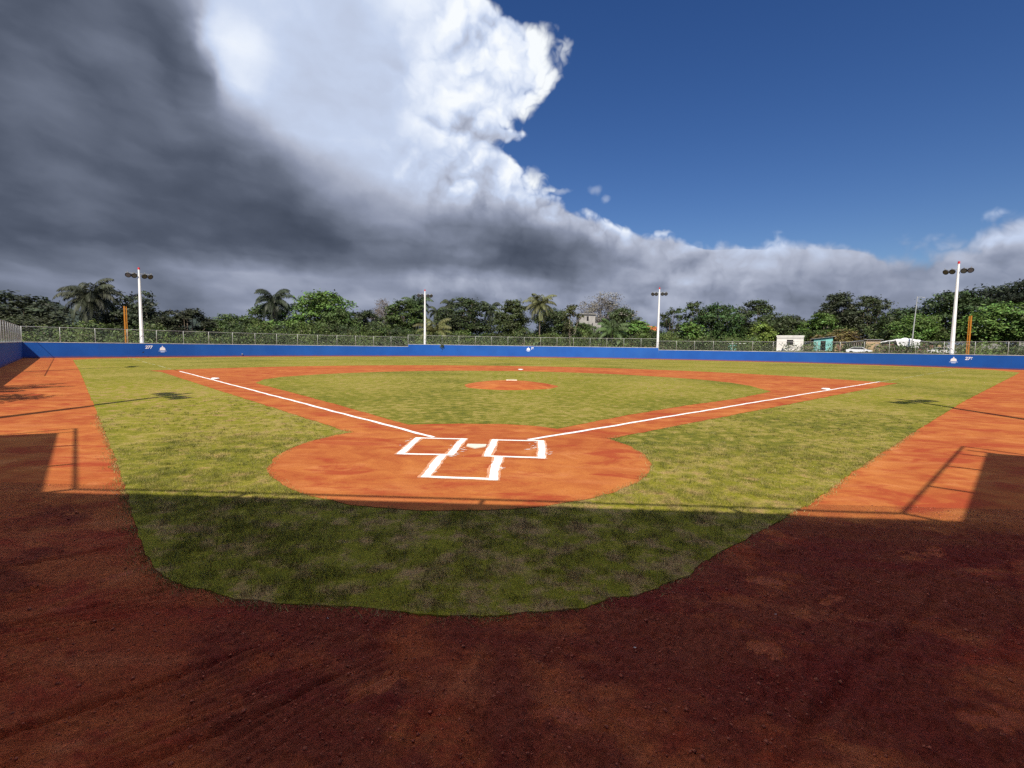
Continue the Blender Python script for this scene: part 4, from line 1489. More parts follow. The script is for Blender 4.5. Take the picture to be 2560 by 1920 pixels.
def banana_proto(seed):
    r = random.Random(seed)
    V = []; F = []; T = []
    for i in range(9):
        az = i * 2.4 + r.uniform(-.3, .3); e = math.radians(r.uniform(48, 82)); L_ = r.uniform(1.8, 2.6)
        p = Vector((0, 0, 1.3)); side = Vector((-math.sin(az), math.cos(az), 0)); tt = r.random()
        prev = None
        for k in range(9):
            s = k / 8
            w_ = 0.30 * math.sin(math.pi * min(1, .06 + .93 * s)) ** .7
            a = len(V); V += [p - side * w_ + Vector((0, 0, w_ * .5)), p, p + side * w_ + Vector((0, 0, w_ * .5))]
            if prev is not None:
                F += [(prev, prev + 1, a + 1, a), (prev + 1, prev + 2, a + 2, a + 1)]; T += [tt, tt]
            prev = a
            p = p + Vector((math.cos(az) * math.cos(e), math.sin(az) * math.cos(e), math.sin(e))) * L_ / 8
            e -= math.radians(13)
    me = mesh_np('crown', np.array([tuple(v) for v in V]), np.array(F), True)
    at = me.attributes.new('tint', 'FLOAT', 'FACE'); at.data.foreach_set('value', np.array(T, np.float32))
    me.materials.append(MATS['leaf'])
    tk = MB().tube([(0, 0, -.3), (0, 0, 1.5)], [.16, .10], 8).mesh('trunk', True)
    return dict(h=3.4, w=3.4, crown=me, trunk=tk)


P = {
    'round1': broad_proto(1, 12, 13, 13, 13000, .46, .08, .85), 'round2': broad_proto(2, 11, 12, 11, 12500, .45, .06, .8), 'round3': broad_proto(3, 10, 11, 12, 12500, .44, .05, .85),
    'tall1': broad_proto(4, 14, 10, 13, 13000, .45, .10, .9), 'tall2': broad_proto(5, 13, 9.5, 11, 12000, .45, .10, .85, spread=1.15), 'tall3': broad_proto(15, 14, 11, 15, 13000, .44, .10, .75, spread=1.2, clump=.5),
    'open1': broad_proto(6, 12, 9, 9, 2600, .52, .3, .9, .42, 1.0, 1.2, .16), 'open2': broad_proto(7, 12, 8, 8, 2200, .50, .3, 1.0, .40, 1.0, 1.25, .14), 'open3': broad_proto(17, 12, 11, 11, 4200, .50, .25, .9, .45, 1.0, 1.25, .18),
    'umbrella': broad_proto(8, 15, 14, 14, 6500, .50, .4, .4, .6, 0, 1, .26, flat=True),
    'twiggy': broad_proto(9, 15, 15, 16, 4200, .40, .3, .9, .5, 1.0, 1.15, .24, twigs=True),
    'bush1': broad_proto(10, 5, 6, 8, 5000, .40, .05, .85), 'bush2': broad_proto(11, 6, 5, 8, 4600, .38, .08, .95),
    'coconut': palm_proto(12, 9.5, 4.2, 30, 1.2), 'coconut2': palm_proto(13, 10.5, 3.8, 26, 1.4, .03), 'royal': palm_proto(14, 8.0, 5.0, 34, 1.3, .02, .11, .26, -55, 85),
    'young': palm_proto(16, 3.2, 5.2, 15, 1.15, .02, .10, .2, 0, 82), 'thinpalm': palm_proto(18, 10.5, 3.0, 15, 1.5, .04), 'banana': banana_proto(19),
}


def plant(name, proto, x, y, top, w, col, label, cat, group=None, rz=0.0, bark='bark', z=None, lean=None):
    p = P[proto]
    gz = ground_z(x, y) if z is None else z
    root = empty(name, (x, y, gz - 0.05), rz)
    tag(root, label, cat, group)
    sz = (top - gz) / p['h']; sx = w / p['w'] * (1.0 if 'palm' in name or name == 'banana_plant' else 1.16)
    if proto in ('coconut', 'coconut2', 'royal', 'thinpalm', 'young'):
        # the crown keeps its shape, the stem takes up the height
        t = link('trunk', p['trunk'], root); c = link('crown', p['crown'], root)
        t.scale = (1, 1, sz); c.scale = (sx, sx, sx)
        hh = {'coconut': 9.5, 'coconut2': 10.5, 'royal': 8.0, 'thinpalm': 10.5, 'young': 3.2}[proto]
        stem = (top - gz) - (p['h'] - hh) * sx
        t.scale = (1, 1, stem / hh)
        c.location = (0, 0, stem - hh * sx)
        lx = {'coconut': .06, 'coconut2': .03, 'royal': .02, 'thinpalm': .04, 'young': .02}[proto] * hh
        c.location.x = lx - lx * sx
    else:
        t = link('trunk', p['trunk'], root); c = link('crown', p['crown'], root)
        t.scale = c.scale = (sx, sx, sz)
    if lean: root.rotation_euler = (lean[0], lean[1], rz)
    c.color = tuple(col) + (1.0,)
    if not t.data.materials:
        t.data.materials.append(MATS['bark'])
    t.material_slots[0].link = 'OBJECT'
    t.material_slots[0].material = MATS[bark]
    return root


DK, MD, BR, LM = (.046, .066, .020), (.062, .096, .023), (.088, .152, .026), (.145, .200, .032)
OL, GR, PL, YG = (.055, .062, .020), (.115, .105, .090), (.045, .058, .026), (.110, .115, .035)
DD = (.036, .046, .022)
G1 = 'trees beyond the outfield fence'
TREES = [  # far-left trees take darker greens that paint in a cloud's shade
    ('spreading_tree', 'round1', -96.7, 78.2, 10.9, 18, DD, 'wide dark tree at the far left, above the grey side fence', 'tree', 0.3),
    ('spreading_tree', 'round2', -80.5, 65.0, 6.2, 10, (.045, .055, .02), 'low olive-green tree behind the left corner of the wall', 'tree', 1.3),
    ('royal_palm', 'royal', -78.8, 75.1, 13.2, 10.6, (.045, .052, .030), 'big shaggy palm left of the left foul pole', 'palm', 0.4),
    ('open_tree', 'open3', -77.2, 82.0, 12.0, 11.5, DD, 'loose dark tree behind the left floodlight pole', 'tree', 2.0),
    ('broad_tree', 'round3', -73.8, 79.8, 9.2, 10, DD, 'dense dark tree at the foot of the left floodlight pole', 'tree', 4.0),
    ('broad_tree', 'tall2', -66.9, 83.3, 8.8, 8.8, (.034, .040, .018), 'dark rounded tree at the right of the left floodlight pole, before the gap with hills', 'tree', 0.8),
    ('broad_tree', 'round2', -69.6, 103.0, 8.9, 12.5, MD, 'low bright leafy tree at the right edge of the hill gap', 'tree', 2.2),
    ('broad_tree', 'tall3', -66.5, 109.7, 12.0, 11.0, MD, 'green tree left of the dark tousled palm', 'tree', 0.5),
    ('coconut_palm', 'coconut2', -62.0, 106.2, 15.7, 10.8, (.030, .040, .022), 'dark tousled palm left of the big round mango tree', 'palm', 1.1),
    ('broad_tree', 'bush1', -59.5, 101.2, 7.4, 9.0, BR, 'low light-green tree under the dark tousled palm', 'tree', 3.0),
    ('mango_tree', 'round1', -52.6, 110.6, 15.2, 15.2, BR, 'big round bright green tree, the fullest crown left of centre', 'tree', 3.6),
    ('broad_tree', 'round3', -47.0, 108.0, 10.8, 10, MD, 'mid-green tree leaning on the right side of the big round tree', 'tree', 1.2),
    ('broad_tree', 'tall2', -42.5, 114.6, 11.0, 9.2, (.04, .055, .02), 'small dull tree between the big round tree and the leafless tree', 'tree', 0.2),
    ('bare_tree', 'twiggy', -41.9, 130.2, 15.4, 9.0, (.13, .10, .08), 'pinkish almost leafless tree left of the floodlight pole left of centre', 'tree', 0.9),
    ('broad_tree', 'tall1', -34.0, 121.4, 14.2, 11.0, MD, 'tall green tree with pale trunks left of the floodlight pole left of centre', 'tree', 2.6),
    ('coconut_palm', 'coconut', -31.0, 124.6, 16.3, 9.5, (.045, .070, .026), 'palm top rising just left of the floodlight pole left of centre', 'palm', 2.2),
    ('slender_palm', 'thinpalm', -26.8, 128.7, 14.0, 7.4, PL, 'slim palm just right of the floodlight pole left of centre', 'palm', 0.5),
    ('young_palm', 'young', -23.6, 111.4, 9.2, 11.5, YG, 'low palm with long arching yellowish fronds behind the floodlight pole left of centre', 'palm', 0.2),
    ('broad_tree', 'tall3', -17.3, 122.2, 15.2, 13.6, (.040, .058, .018), 'large dark-green tree right of the floodlight pole left of centre', 'tree', 1.7),
    ('slender_palm', 'thinpalm', -22.7, 130.5, 16.2, 7.0, PL, 'palm top poking out above the large dark-green tree', 'palm', 2.9),
    ('coconut_palm', 'coconut2', -10.8, 126.9, 14.9, 7.6, (.038, .052, .026), 'dark drooping palm left of the sunlit coconut palm', 'palm', 3.4),
    ('broad_tree', 'tall1', -4.6, 120.7, 14.6, 9.2, (.05, .066, .02), 'upright leafy tree touching the left of the sunlit coconut palm', 'tree', 5.0),
    ('coconut_palm', 'coconut', 2.6, 115.6, 16.0, 9.4, (.105, .110, .045), 'sunlit coconut palm with yellowish fronds above the number 76', 'palm', 1.4),
    ('broad_tree', 'round2', 6.6, 126.0, 12.9, 11.0, DK, 'dark tree behind the sunlit coconut palm', 'tree', 0.7),
    ('slender_tree', 'open2', 10.1, 109.0, 12.6, 5.2, OL, 'thin tree with a bare pale trunk left of the concrete house', 'tree', 2.4),
    ('grey_tree', 'twiggy', 22.4, 144.2, 19.2, 18.0, (.150, .140, .115), 'large grey sparse tree behind the concrete house', 'tree', 2.0),
    ('broad_tree', 'round3', 27.5, 138.5, 14.2, 10.0, DK, 'dark crown at the right foot of the large grey tree', 'tree', 0.4),
    ('broad_tree', 'round3', 14.6, 125.5, 9.0, 8.0, MD, 'green tree hiding the lower storey of the concrete house', 'tree', 2.9),
    ('young_palm', 'young', 20.6, 112.0, 9.6, 10.5, (.060, .095, .028), 'low green palm in front of the concrete house', 'palm', 1.5),
    ('broad_tree', 'bush1', 28.6, 123.7, 9.6, 10.2, BR, 'light-green low tree left of the orange house', 'tree', 3.7),
    ('broad_tree', 'tall2', 31.6, 133.4, 9.9, 8.0, DK, 'small dark tree just left of the floodlight pole at the end of the raised wall', 'tree', 1.0),
    ('open_tree', 'open1', 36.4, 117.3, 12.7, 6.4, DK, 'see-through dark tree just right of the floodlight pole at the end of the raised wall', 'tree', 0.3),
    ('open_tree', 'open2', 41.0, 114.6, 14.1, 6.4, DK, 'taller see-through tree with thin top shoots left of the rounded green tree', 'tree', 1.9),
    ('broad_tree', 'bush2', 39.2, 110.8, 8.8, 7.4, BR, 'bright green small tree below the see-through trees', 'tree', 2.5),
    ('broad_tree', 'round1', 47.5, 114.8, 13.5, 11.8, (.040, .078, .018), 'rounded green tree in the middle of the right-hand row', 'tree', 5.2),
    ('broad_tree', 'tall3', 56.5, 113.3, 14.4, 11.0, DK, 'taller dark tree left of the dip in the right-hand row', 'tree', 2.8),
    ('broad_tree', 'bush2', 53.6, 104.9, 8.7, 5.4, LM, 'small lime-green tree left of the white block house', 'tree', 0.6),
    ('broad_tree', 'round3', 65.4, 116.5, 11.0, 9.8, (.046, .06, .02), 'lower olive tree behind the white block house', 'tree', 4.4),
    ('slanted_tree', 'tall2', 69.4, 109.5, 11.4, 8.4, BR, 'bright tree on a pale slanted trunk between the white house and the turquoise shack', 'tree', 1.1),
    ('broad_tree', 'tall1', 75.2, 113.2, 16.2, 10.2, DD, 'tallest dark tree above the turquoise shack', 'tree', 3.3),
    ('broad_tree', 'tall3', 80.4, 110.4, 15.4, 10.0, (.042, .055, .02), 'tall tree with greyish leaves right of the tallest dark tree', 'tree', 0.9),
    ('dry_shrub', 'bush1', 68.9, 100.2, 7.0, 8.8, (.125, .095, .030), 'yellow-brown dry bush above the turquoise shack', 'shrub', 2.1),
    ('broad_tree', 'round2', 83.2, 103.1, 11.8, 10.4, DK, 'dark tree behind the thin grey street lamp', 'tree', 1.6),
    ('broad_tree', 'round1', 86.3, 94.5, 14.5, 13.0, (.038, .062, .018), 'big tree behind the right floodlight pole', 'tree', 2.7),
    ('broad_tree', 'round2', 78.6, 92.2, 9.9, 9.0, BR, 'bright green tree between the street lamp and the right floodlight pole', 'tree', 0.2),
    ('umbrella_tree', 'umbrella', 99.6, 100.2, 16.6, 14.0, (.022, .032, .014), 'flat-topped dark tree right of the right foul pole', 'tree', 0.8),
    ('umbrella_tree', 'umbrella', 101.5, 92.3, 17.2, 11.0, (.022, .032, .014), 'dark layered tree cut by the right edge, highest of all there', 'tree', 2.4),
    ('broad_tree', 'round3', 88.0, 84.6, 11.4, 12.6, BR, 'bright green spreading tree right of the right foul pole', 'tree', 3.9),
    ('broad_tree', 'round2', 92.5, 80.5, 10.8, 12.0, (.05, .092, .02), 'green tree at the right edge above the fence', 'tree', 5.5),
]
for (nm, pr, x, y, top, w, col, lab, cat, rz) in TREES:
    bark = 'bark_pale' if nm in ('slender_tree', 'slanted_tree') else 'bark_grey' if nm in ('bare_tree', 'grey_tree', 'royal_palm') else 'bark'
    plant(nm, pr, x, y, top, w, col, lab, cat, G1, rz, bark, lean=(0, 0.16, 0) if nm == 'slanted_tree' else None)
for k, (x, y, top, w, lab) in enumerate(((2.0, 104.8, 4.9, 3.6, 'banana plant behind the fence right above the number 76'), (20.6, 104.6, 5.2, 3.6, 'banana plant behind the raised wall below the concrete house'),
                                         (-70.2, 66.4, 3.6, 3.4, 'banana plant behind the left wall near the shaggy palm'), (39.0, 100.6, 5.4, 3.6, 'banana plant behind the fence left of the shacks'), (-31.5, 92.5, 4.0, 3.2, 'banana plant behind the fence below the pale-trunked tree'))):
    plant('banana_plant', 'banana', x, y, top, w, (.085, .125, .045), lab, 'banana plant', 'banana plants behind the fence', k * 1.3)
# trees outside the view at the left; their shadows reach the side track
plant('coconut_palm', 'coconut', -25.4, 1.6, 10.2, 7.6, MD, 'palm outside the left edge of the view by the side wall', 'palm', G1, 0.4, z=0)
plant('open_tree', 'open3', -20.6, 0.2, 8.6, 5.0, MD, 'tree outside the left edge of the view by the side wall', 'tree', G1, 0.9, z=0)


def make_undergrowth():
    """tangle of scrub filling the strip behind the fence"""
    r = np.random.default_rng(23)
    Cs, Ss = [], []
    Q = resample(WALL, 0.45)
    c0_ = Vector((6, 30))
    for i, p in enumerate(Q):
        out = (p - c0_).normalized()
        u = i * 0.45
        for k in range(9):
            d = r.uniform(1.6, 16)
            x = p.x + out.x * d + r.uniform(-.4, .4); y = p.y + out.y * d + r.uniform(-.4, .4)
            hgt = 1.4 + 4.4 * float(fbm(np.array([x * .16]), np.array([y * .16]), 61)[0]) ** 1.3
            if x > 49 and y > 75: hgt = 0.5 if d < 13 else 2.2                       # the shacks stand in the open
            elif x > 60: hgt *= .55
            hgt *= 0.55 + 0.45 * min(1, d / 7)
            n = 26
            t = r.random(n) ** .7
            Cs.append(np.stack([x + r.normal(0, .5, n), y + r.normal(0, .5, n), ground_z(x, y) + t * hgt * r.uniform(.7, 1.15)], -1))
            Ss.append(r.uniform(.22, .5, n))
    C = np.concatenate(Cs); S = np.concatenate(Ss)
    N = r.normal(size=(len(C), 3)) + np.array([0, -.5, .6])
    me = leaf_mesh('undergrowth', C, N, S, 3, .5)
    o = link('undergrowth', me, None, MATS['undergrowth'])
    tag(o, 'tangled green scrub filling the strip behind the outfield fence', 'scrub', kind='stuff')


make_undergrowth()


def make_thicket():
    """lower trees standing so close that they read as one mass"""
    r = random.Random(41)
    lobes = []
    Q = resample(WALL, 1.5)
    c0_ = Vector((6, 30))
    for i, p in enumerate(Q):
        out = (p - c0_).normalized()
        for k in range(2):
            d = r.uniform(11, 28)
            x = p.x + out.x * d + r.uniform(-1, 1); y = p.y + out.y * d + r.uniform(-1, 1)
            az = math.degrees(math.atan2(x - CAM.x, y - CAM.y))
            if az > 24.0 and d < 20: continue
            top = 1.2 + 6.4 * float(fbm(np.array([x * .09]), np.array([y * .09]), 67)[0])
            if az < -46: top *= .8
            if -38.5 < az < -34.0: top = 2.6
            rad = r.uniform(1.4, 2.5)
            g = ground_z(x, y)
            lobes.append((x, y, g + max(1.0, top - rad * .8), rad, rad * .8))
            lobes.append((x + r.uniform(-1, 1), y + r.uniform(-1, 1), g + max(.8, top * .5), rad, rad * .9))
    C, N, S, T = crown_leaves(lobes, len(lobes) * 300, .42, 77, .5)
    me = leaf_mesh('thicket', C, N, S, 5, .55, T)
    o = link('thicket', me, None, MATS['undergrowth'])
    tag(o, 'dense mass of low trees between the fence and the taller trees', 'thicket', kind='stuff')


make_thicket()


def make_hills():
    for name, D0, prof, label in (('hill', 690, [(-62, 26), (-52, 30), (-47.5, 36), (-46.2, 47), (-44.8, 42), (-43, 30), (-41, 24), (-39, 28), (-37.5, 35), (-36, 37), (-34.5, 34), (-33, 29), (-30, 24), (-26, 26), (-22, 36), (-20, 37), (-17, 30), (-12, 20), (-5, 15), (10, 13), (30, 12), (48, 13)], ''),):
        A = np.radians(np.interp(np.linspace(0, 1, 500), [0, 1], [-62, 48]))
        Hh = np.interp(np.degrees(A), [p[0] for p in prof], [p[1] for p in prof])
        Hh = Hh + 5 * (fbm(A * 90, A * 0, 71, 4, .6) - .5)
        rows = [(0, 0), (0.25, .35), (0.6, .7), (1.0, 1.0), (1.6, 1.0), (3.2, .3), (4, 0)]
        V = []
        for s, hf in rows:
            for a, h in zip(A, Hh):
                d = D0 + s * 70
                V.append((CAM.x + d * math.sin(a), CAM.y + d * math.cos(a), h * hf + (4 * float(fbm(np.array([a * 150]), np.array([s * 9.0]), 5, 3)[0]) if 0 < hf < 1 else 0)))
        n = len(A)
        F = [(i * n + k, i * n + k + 1, (i + 1) * n + k + 1, (i + 1) * n + k) for i in range(len(rows) - 1) for k in range(n - 1)]
        me = bpy.data.meshes.new(name); me.from_pydata(V, [], F)
        tag(link(name, me, None, MATS['forest_hill']), kind='structure')


make_hills()


# ------------------------------------------------------------------ houses and shacks beyond the right wall
def at_face(x, y):
    """angle so that a house's front looks at home plate"""
    return math.atan2(0 - y, 0 - x) + math.pi / 2


def make_houses():
    # white block house with one dark window
    g = ground_z(57.5, 99.5)
    r = empty('block_house', (57.3, 99.6, g), math.radians(-26)); tag(r, 'small weathered white block house with one square window', 'house')
    h = 5.3 - g
    w = MB(); w.box(-2.55, -.62, 0, .16, 0, h); w.box(.62, 2.55, 0, .16, 0, h); w.box(-.62, .62, 0, .16, 0, 1.75); w.box(-.62, .62, 0, .16, 2.85, h)
    w.box(-2.55, -2.39, .16, 3.8, 0, h); w.box(2.39, 2.55, .16, 3.8, 0, h); w.box(-2.39, 2.39, 3.64, 3.8, 0, h)
    w.build('wall', MATS['block_white'], r)
    MB().box(-2.66, 2.66, -.10, 3.9, h, h + .30).build('roof', MATS['block_white'], r)
    MB().box(-2.60, 2.60, -.05, -.002, h - .42, h - .30).build('ledge', MATS['concrete'], r)
    o = MB().box(-.60, .60, .10, .13, 1.78, 2.83).build('window', MATS['dark_gap'], r)
    MB().box(-.72, .72, -.06, -.001, 1.66, 1.745).build('sill', MATS['concrete'], o)
    # turquoise shack
    g = ground_z(63, 97)
    r = empty('turquoise_shack', (63.0, 97.2, g), math.radians(-30)); tag(r, 'turquoise plank shack with a dark open doorway', 'shack')
    h = 4.9 - g
    for k in range(11):
        x0 = -1.7 + k * .31
        if 4 <= k <= 6: continue
        MB().box(x0, x0 + .30, 0, .05, 0, h + (.35 * (k / 10))).build('plank', MATS['teal'], r)
    MB().box(-1.7, 1.71, 2.6, 2.65, 0, h).build('back_wall', MATS['teal'], r)
    MB().box(-1.7, -1.65, .05, 2.6, 0, h).build('side_wall', MATS['wood_grey'], r)
    MB().box(1.66, 1.71, .05, 2.6, 0, h).build('side_wall', MATS['teal'], r)
    MB().box(-.46, .47, .02, .05, h - .4, h + .1).build('lintel', MATS['teal'], r)
    rf = MB().prism([(-2.3, h - .1), (2.2, h + .5), (2.2, h + .56), (-2.3, h - .04)], -.4, 3.0).build('roof', MATS['zinc'], r)
    MB().box(-1.8, 1.8, -.12, -.001, 0, .55).build('plinth', MATS['concrete'], r)
    # rusty lean-to beside it
    g = ground_z(66, 95.5)
    r = empty('rusty_hut', (66.0, 95.3, g), math.radians(-33)); tag(r, 'low rusty brown hut between the turquoise shack and the tan house', 'hut')
    for k in range(8):
        MB().box(-1.4 + k * .36, -1.4 + k * .36 + .33, 0, .04, 0, 2.0 + .12 * math.sin(k * 2)).build('sheet', MATS['rust' if k % 3 else 'tan_wall'], r)
    MB().box(-1.5, 1.6, .1, 2.2, 0, 1.85).build('body', MATS['dark_gap'], r)
    MB().prism([(-1.7, 2.15), (1.7, 2.35), (1.7, 2.40), (-1.7, 2.20)], -.25, 2.4).build('roof', MATS['zinc'], r)
    # tan house
    g = ground_z(69, 91.5)
    r = empty('tan_house', (69.4, 91.2, g), math.radians(-37)); tag(r, 'narrow tan plastered house left of the white tarpaulin', 'house')
    h = 4.7 - g
    MB().box(-1.2, 1.1, 0, 2.6, 0, h).build('wall', MATS['tan_wall'], r)
    MB().box(-1.5, 1.5, -.3, 2.9, h, h + .08).build('roof', MATS['zinc'], r)
    MB().box(.35, .95, -.03, -.001, 0, 2.0).build('door', MATS['wood_grey'], r)
    # grey hut left of it
    g = ground_z(67.6, 92.5)
    r = empty('grey_hut', (67.0, 93.1, g), math.radians(-35)); tag(r, 'dark grey timber hut behind the parked white car', 'hut')
    for k in range(7):
        MB().box(-1.3 + k * .38, -1.3 + k * .38 + .10, 0, .08, 0, 2.2).build('post', MATS['wood_grey'], r)
    MB().box(-1.4, 1.5, 1.2, 1.3, 0, 2.2).build('back_wall', MATS['dark_gap'], r)
    MB().prism([(-1.6, 2.3), (1.6, 2.75), (1.6, 2.81), (-1.6, 2.36)], -.3, 1.6).build('roof', MATS['zinc'], r)
    # open timber shed with horizontal boards, white tarpaulin over its roof
    g = ground_z(73, 88.8)
    r = empty('timber_shed', (73.4, 88.6, g), math.radians(-41)); tag(r, 'dark timber shed of horizontal boards under a white tarpaulin', 'shed')
    for k in range(8):
        MB().box(-3.5, 3.6, 0, .05, .12 + k * .27, .12 + k * .27 + (.15 if k % 2 else .19)).build('board', MATS['wood_grey' if k % 3 else 'rust'], r)
    for k in range(6):
        MB().box(-3.6 + k * 1.42, -3.6 + k * 1.42 + .1, -.08, -.001, 0, 2.5).build('post', MATS['wood_grey'], r)
    MB().box(-3.5, 3.6, 1.9, 1.98, 0, 2.3).build('back_wall', MATS['dark_gap'], r)
    MB().prism([(-4.0, 2.3), (.2, 3.1), (4.2, 2.35), (4.2, 2.29), (.2, 3.04), (-4.0, 2.24)], -.3, 2.4).build('roof', MATS['zinc'], r)
    # tarpaulin: draped sheet with a wavy lower hem
    V = []; F = []
    rr = random.Random(3); n = 26; mrow = 9
    for i in range(n + 1):
        s = i / n; x = -3.9 + 6.4 * s
        ztop = 3.12 - .20 * abs(x - .2) + .03 * math.sin(i * 1.3)
        low = (0.12 if s < .42 else .12 + 1.35 * min(1, (s - .42) / .08)) + .12 * abs(math.sin(i * 1.1))
        for j in range(mrow + 1):
            t = j / mrow
            yy = 1.6 - 2.05 * min(1, t * 1.6); zz = ztop + .06 - (low * max(0, (t - .62) / .38)) + .03 * math.sin(i * .9 + j)
            V.append((x + .03 * math.sin(j * 2 + i), yy - .10 * math.sin(i * 1.7) * max(0, t - .6), zz))
    for i in range(n):
        for j in range(mrow):
            a = i * (mrow + 1) + j
            F.append((a, a + 1, a + mrow + 2, a + mrow + 1))
    me = bpy.data.meshes.new('tarpaulin'); me.from_pydata(V, [], F)
    me.materials.append(MATS['tarp'])
    o = link('tarpaulin', me); o.location = (73.4, 88.6, g); o.rotation_euler = (0, 0, math.radians(-41))
    sm = o.modifiers.new('thickness', 'SOLIDIFY'); sm.thickness = 0.02
    tag(o, 'bright white tarpaulin draped over the timber shed roof', 'tarpaulin')
    # second shed of grey sheets
    g = ground_z(78.5, 85.2)
    r = empty('sheet_shed', (77.9, 85.6, g), math.radians(-44)); tag(r, 'low shed of grey and rusty sheets right of the white tarpaulin', 'shed')
    for k in range(9):
        MB().box(-2.9 + k * .64, -2.9 + k * .64 + .61, 0, .04, 0, (1.7, 1.5, 1.75, 1.2, 1.8, 1.6, 1.95, 1.9, 1.5)[k]).build('sheet', MATS[('zinc', 'concrete', 'rust', 'rust', 'tan_wall', 'wood_grey', 'zinc', 'rust', 'concrete')[k]], r)
    MB().box(-2.9, 2.8, .3, 2.2, 0, 1.45).build('body', MATS['dark_gap'], r)
    MB().prism([(-3.3, 2.05), (3.2, 2.3), (3.2, 2.36), (-3.3, 2.11)], -.3, 2.5).build('roof', MATS['zinc'], r)
    # ruined grey walls right of the foul pole
    for k, (x, y, w_, h_, m_, lab) in enumerate(((82.2, 80.0, 2.6, 2.1, 'concrete', 'ruined pale wall right of the right foul pole'), (84.6, 75.6, 2.8, 2.5, 'concrete', 'leaning grey wall near the right edge'), (86.8, 71.2, 2.4, 2.2, 'tan_wall', 'brown mud wall at the right edge behind the fence'))):
        g = ground_z(x, y)
        o = MB().prism([(-w_ / 2, 0), (w_ / 2, 0), (w_ / 2, h_ * .8), (w_ * .2, h_), (-w_ * .3, h_ * .9), (-w_ / 2, h_ * .95)], 0, .2).build('ruined_wall', MATS[m_])
        o.location = (x, y, g); o.rotation_euler = (0, 0, math.radians(-46 - 3 * k)); tag(o, lab, 'wall', 'ruined walls behind the right fence', 'thing')
    # small pale-blue hut, left of the lime tree
    g = ground_z(45, 101)
    r = empty('blue_hut', (46.0, 101.4, g), math.radians(-22)); tag(r, 'small pale blue hut half hidden behind the right fence, left of the white house', 'hut')
    MB().box(-1.2, .6, 0, 1.8, 0, 2.0).build('wall', MATS['teal'], r)
    MB().box(-1.4, 2.4, -.3, 2.0, 2.0, 2.08).build('roof', MATS['tarp'], r)
    for x_ in (1.1, 2.2): MB().box(x_, x_ + .1, 0, .1, 0, 2.0).build('post', MATS['wood_grey'], r)
    # concrete house on the rise
    g = ground_z(17, 134)
    r = empty('concrete_house', (16.8, 133.6, g), math.radians(8)); tag(r, 'unfinished grey concrete house rising above the trees in the middle', 'house')
    h = 12.0 - g
    w = MB(); w.box(-2.5, -.35, 0, .2, 0, h); w.box(.25, 2.2, 0, .2, 0, h); w.box(-.35, .25, 0, .2, 0, h - 1.9); w.box(-.35, .25, 0, .2, h - .55, h)
    w.box(-2.5, -2.3, .2, 4, 0, h); w.box(2.0, 2.2, .2, 4, 0, h); w.box(-2.3, 2.0, 3.8, 4, 0, h); w.build('wall', MATS['concrete'], r)
    MB().box(-2.75, 2.6, -.4, 4.2, h, h + .2).build('roof', MATS['concrete'], r)
    MB().box(-.33, .23, .1, .14, h - 1.88, h - .57).build('window', MATS['dark_gap'], r)
    MB().box(1.2, 3.6, -1.6, -.001, 0, h - 2.5).build('terrace', MATS['concrete'], r)
    # orange house and a white one in the distance
    g = ground_z(34.5, 132)
    r = empty('orange_house', (34.6, 131.9, g), math.radians(-14)); tag(r, 'orange plastered house peeping out left of the floodlight pole', 'house')
    MB().box(-1.7, 1.6, 0, 4, 0, 8.3 - g).build('wall', MATS['orange_wall'], r)
    MB().prism([(-1.9, 8.3 - g), (1.8, 8.3 - g), (1.2, 8.75 - g), (-1.3, 8.75 - g)], -.2, 4.2).build('roof', MATS['orange_wall'], r)
    g = ground_z(49.2, 143)
    r = empty('white_house', (49.3, 142.9, g), math.radians(-20)); tag(r, 'small far white house showing between the see-through trees', 'house')
    MB().box(-1.3, 1.3, 0, 3, 0, 9.7 - g).build('wall', MATS['block_white'], r)
    MB().box(-1.5, 1.5, -.2, 3.2, 9.7 - g, 9.9 - g).build('roof', MATS['concrete'], r)


make_houses()


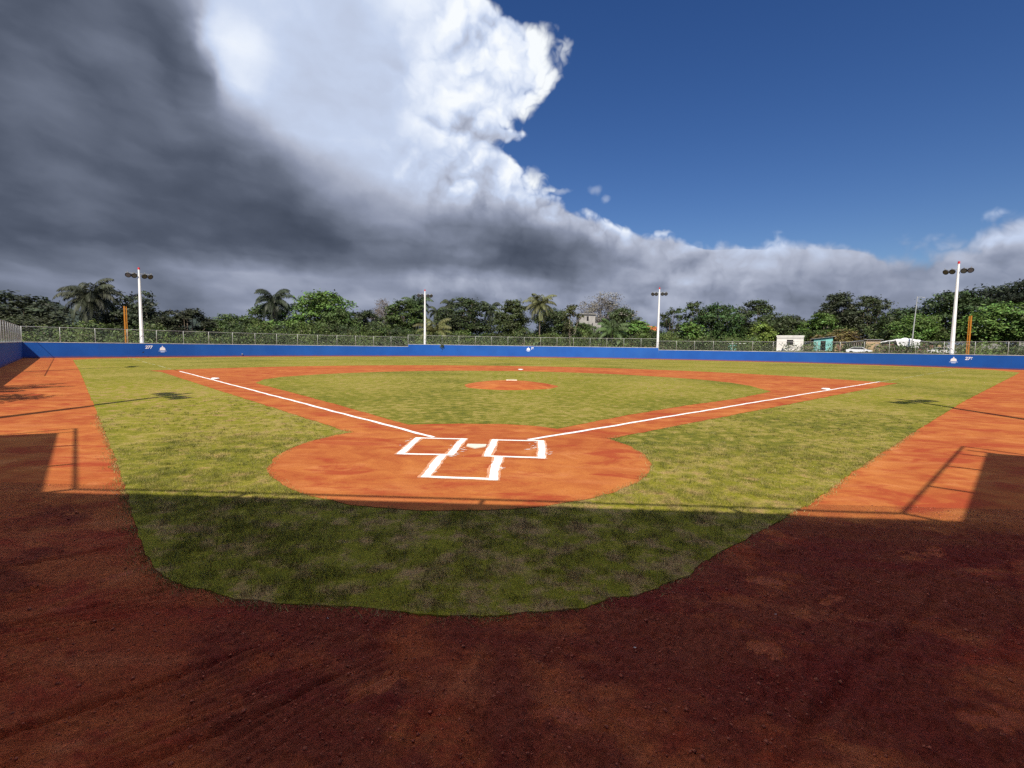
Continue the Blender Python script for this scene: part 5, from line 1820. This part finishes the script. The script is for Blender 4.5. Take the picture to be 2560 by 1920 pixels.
def make_cars():
    def car(x, y, rz, label):
        g = ground_z(x, y)
        r = empty('parked_car', (x, y, g), rz); tag(r, label, 'car', 'white cars parked beyond the right wall')
        body = [(-2.1, .35), (2.1, .35), (2.15, .75), (1.25, .92), (.55, 1.40), (-.95, 1.42), (-1.75, .98), (-2.15, .90)]
        b = MB().prism(body, -.82, .82).build('body', MATS['car_paint'], r)
        glass = [(1.12, .95), (.50, 1.34), (-.90, 1.36), (-1.60, 1.0)]
        MB().prism(glass, -.835, .835).build('side_window', MATS['car_glass'], r)
        for sx in (-1.3, 1.3):
            for sy in (-.84, .66):
                wv = MB().tube([(sx, sy, .33), (sx, sy + .18, .33)], .33, 14).build('wheel', MATS['tyre'], r)
    car(66.6, 91.0, math.radians(-37), 'white car parked behind the right wall below the dry bush')
    car(77.0, 83.6, math.radians(-46), 'white car partly hidden behind the wall left of the right floodlight pole')


make_cars()


def street_lamp():
    g = ground_z(74, 89)
    r = empty('street_lamp', (73.6, 86.9, g)); tag(r, 'thin grey street lamp leaning slightly before the white tarpaulin', 'street lamp')
    H = 12.9 - g
    MB().tube([(0, 0, 0), (.2, 0, H * .5), (.45, 0, H)], [.13, .10, .06], 8).build('pole', MATS['galvanised'], r)
    a = MB().tube([(.45, 0, H - .2), (.9, -.1, H - .1), (1.3, -.2, H - .15)], .035, 6).build('arm', MATS['galvanised'], r)
    MB().box(1.15, 1.65, -.3, -.12, H - .24, H - .14).build('lamp_head', MATS['galvanised'], r)


street_lamp()

# a drain mouth and a vine on the wall
def wall_bits():
    p, t = wall_frame(-48.5, 71.6)
    inn = Vector((t.y, -t.x))
    o = MB().tube([(0, 0, 0), (.12, 0, 0)], .09, 10).build('drain_pipe', MATS['galvanised'])
    o.location = (p.x + inn.x * .02, p.y + inn.y * .02, .42); o.rotation_euler = (0, 0, math.atan2(inn.y, inn.x)); tag(o, 'short pale drain pipe end low on the left blue wall', 'pipe')
    p, t = wall_frame(-18.6, 95.6)
    inn = Vector((t.y, -t.x)); r = np.random.default_rng(8)
    n = 120
    s = r.normal(0, .55, n); hz = np.where(r.random(n) < .35, -np.abs(r.normal(0, .45, n)), r.uniform(0, 1.8, n))
    dep = np.where(hz < 0, -.06 - .08 * r.random(n), .6 * r.random(n) - .1)
    s = np.where(hz < 0, s * .35 + .25, s)
    C = np.stack([p.x + t.x * s - inn.x * dep, p.y + t.y * s - inn.y * dep, H_HIGH + hz], -1)
    me = leaf_mesh('vine', C, r.normal(size=(n, 3)) + np.array([inn.x, inn.y, .4]), r.uniform(.25, .45, n), 4, .5)
    o = link('vine', me, None, MATS['leaf']); o.color = (.03, .045, .016, 1)
    tag(o, 'dark leafy vine hanging over the top of the raised wall', 'vine')


wall_bits()
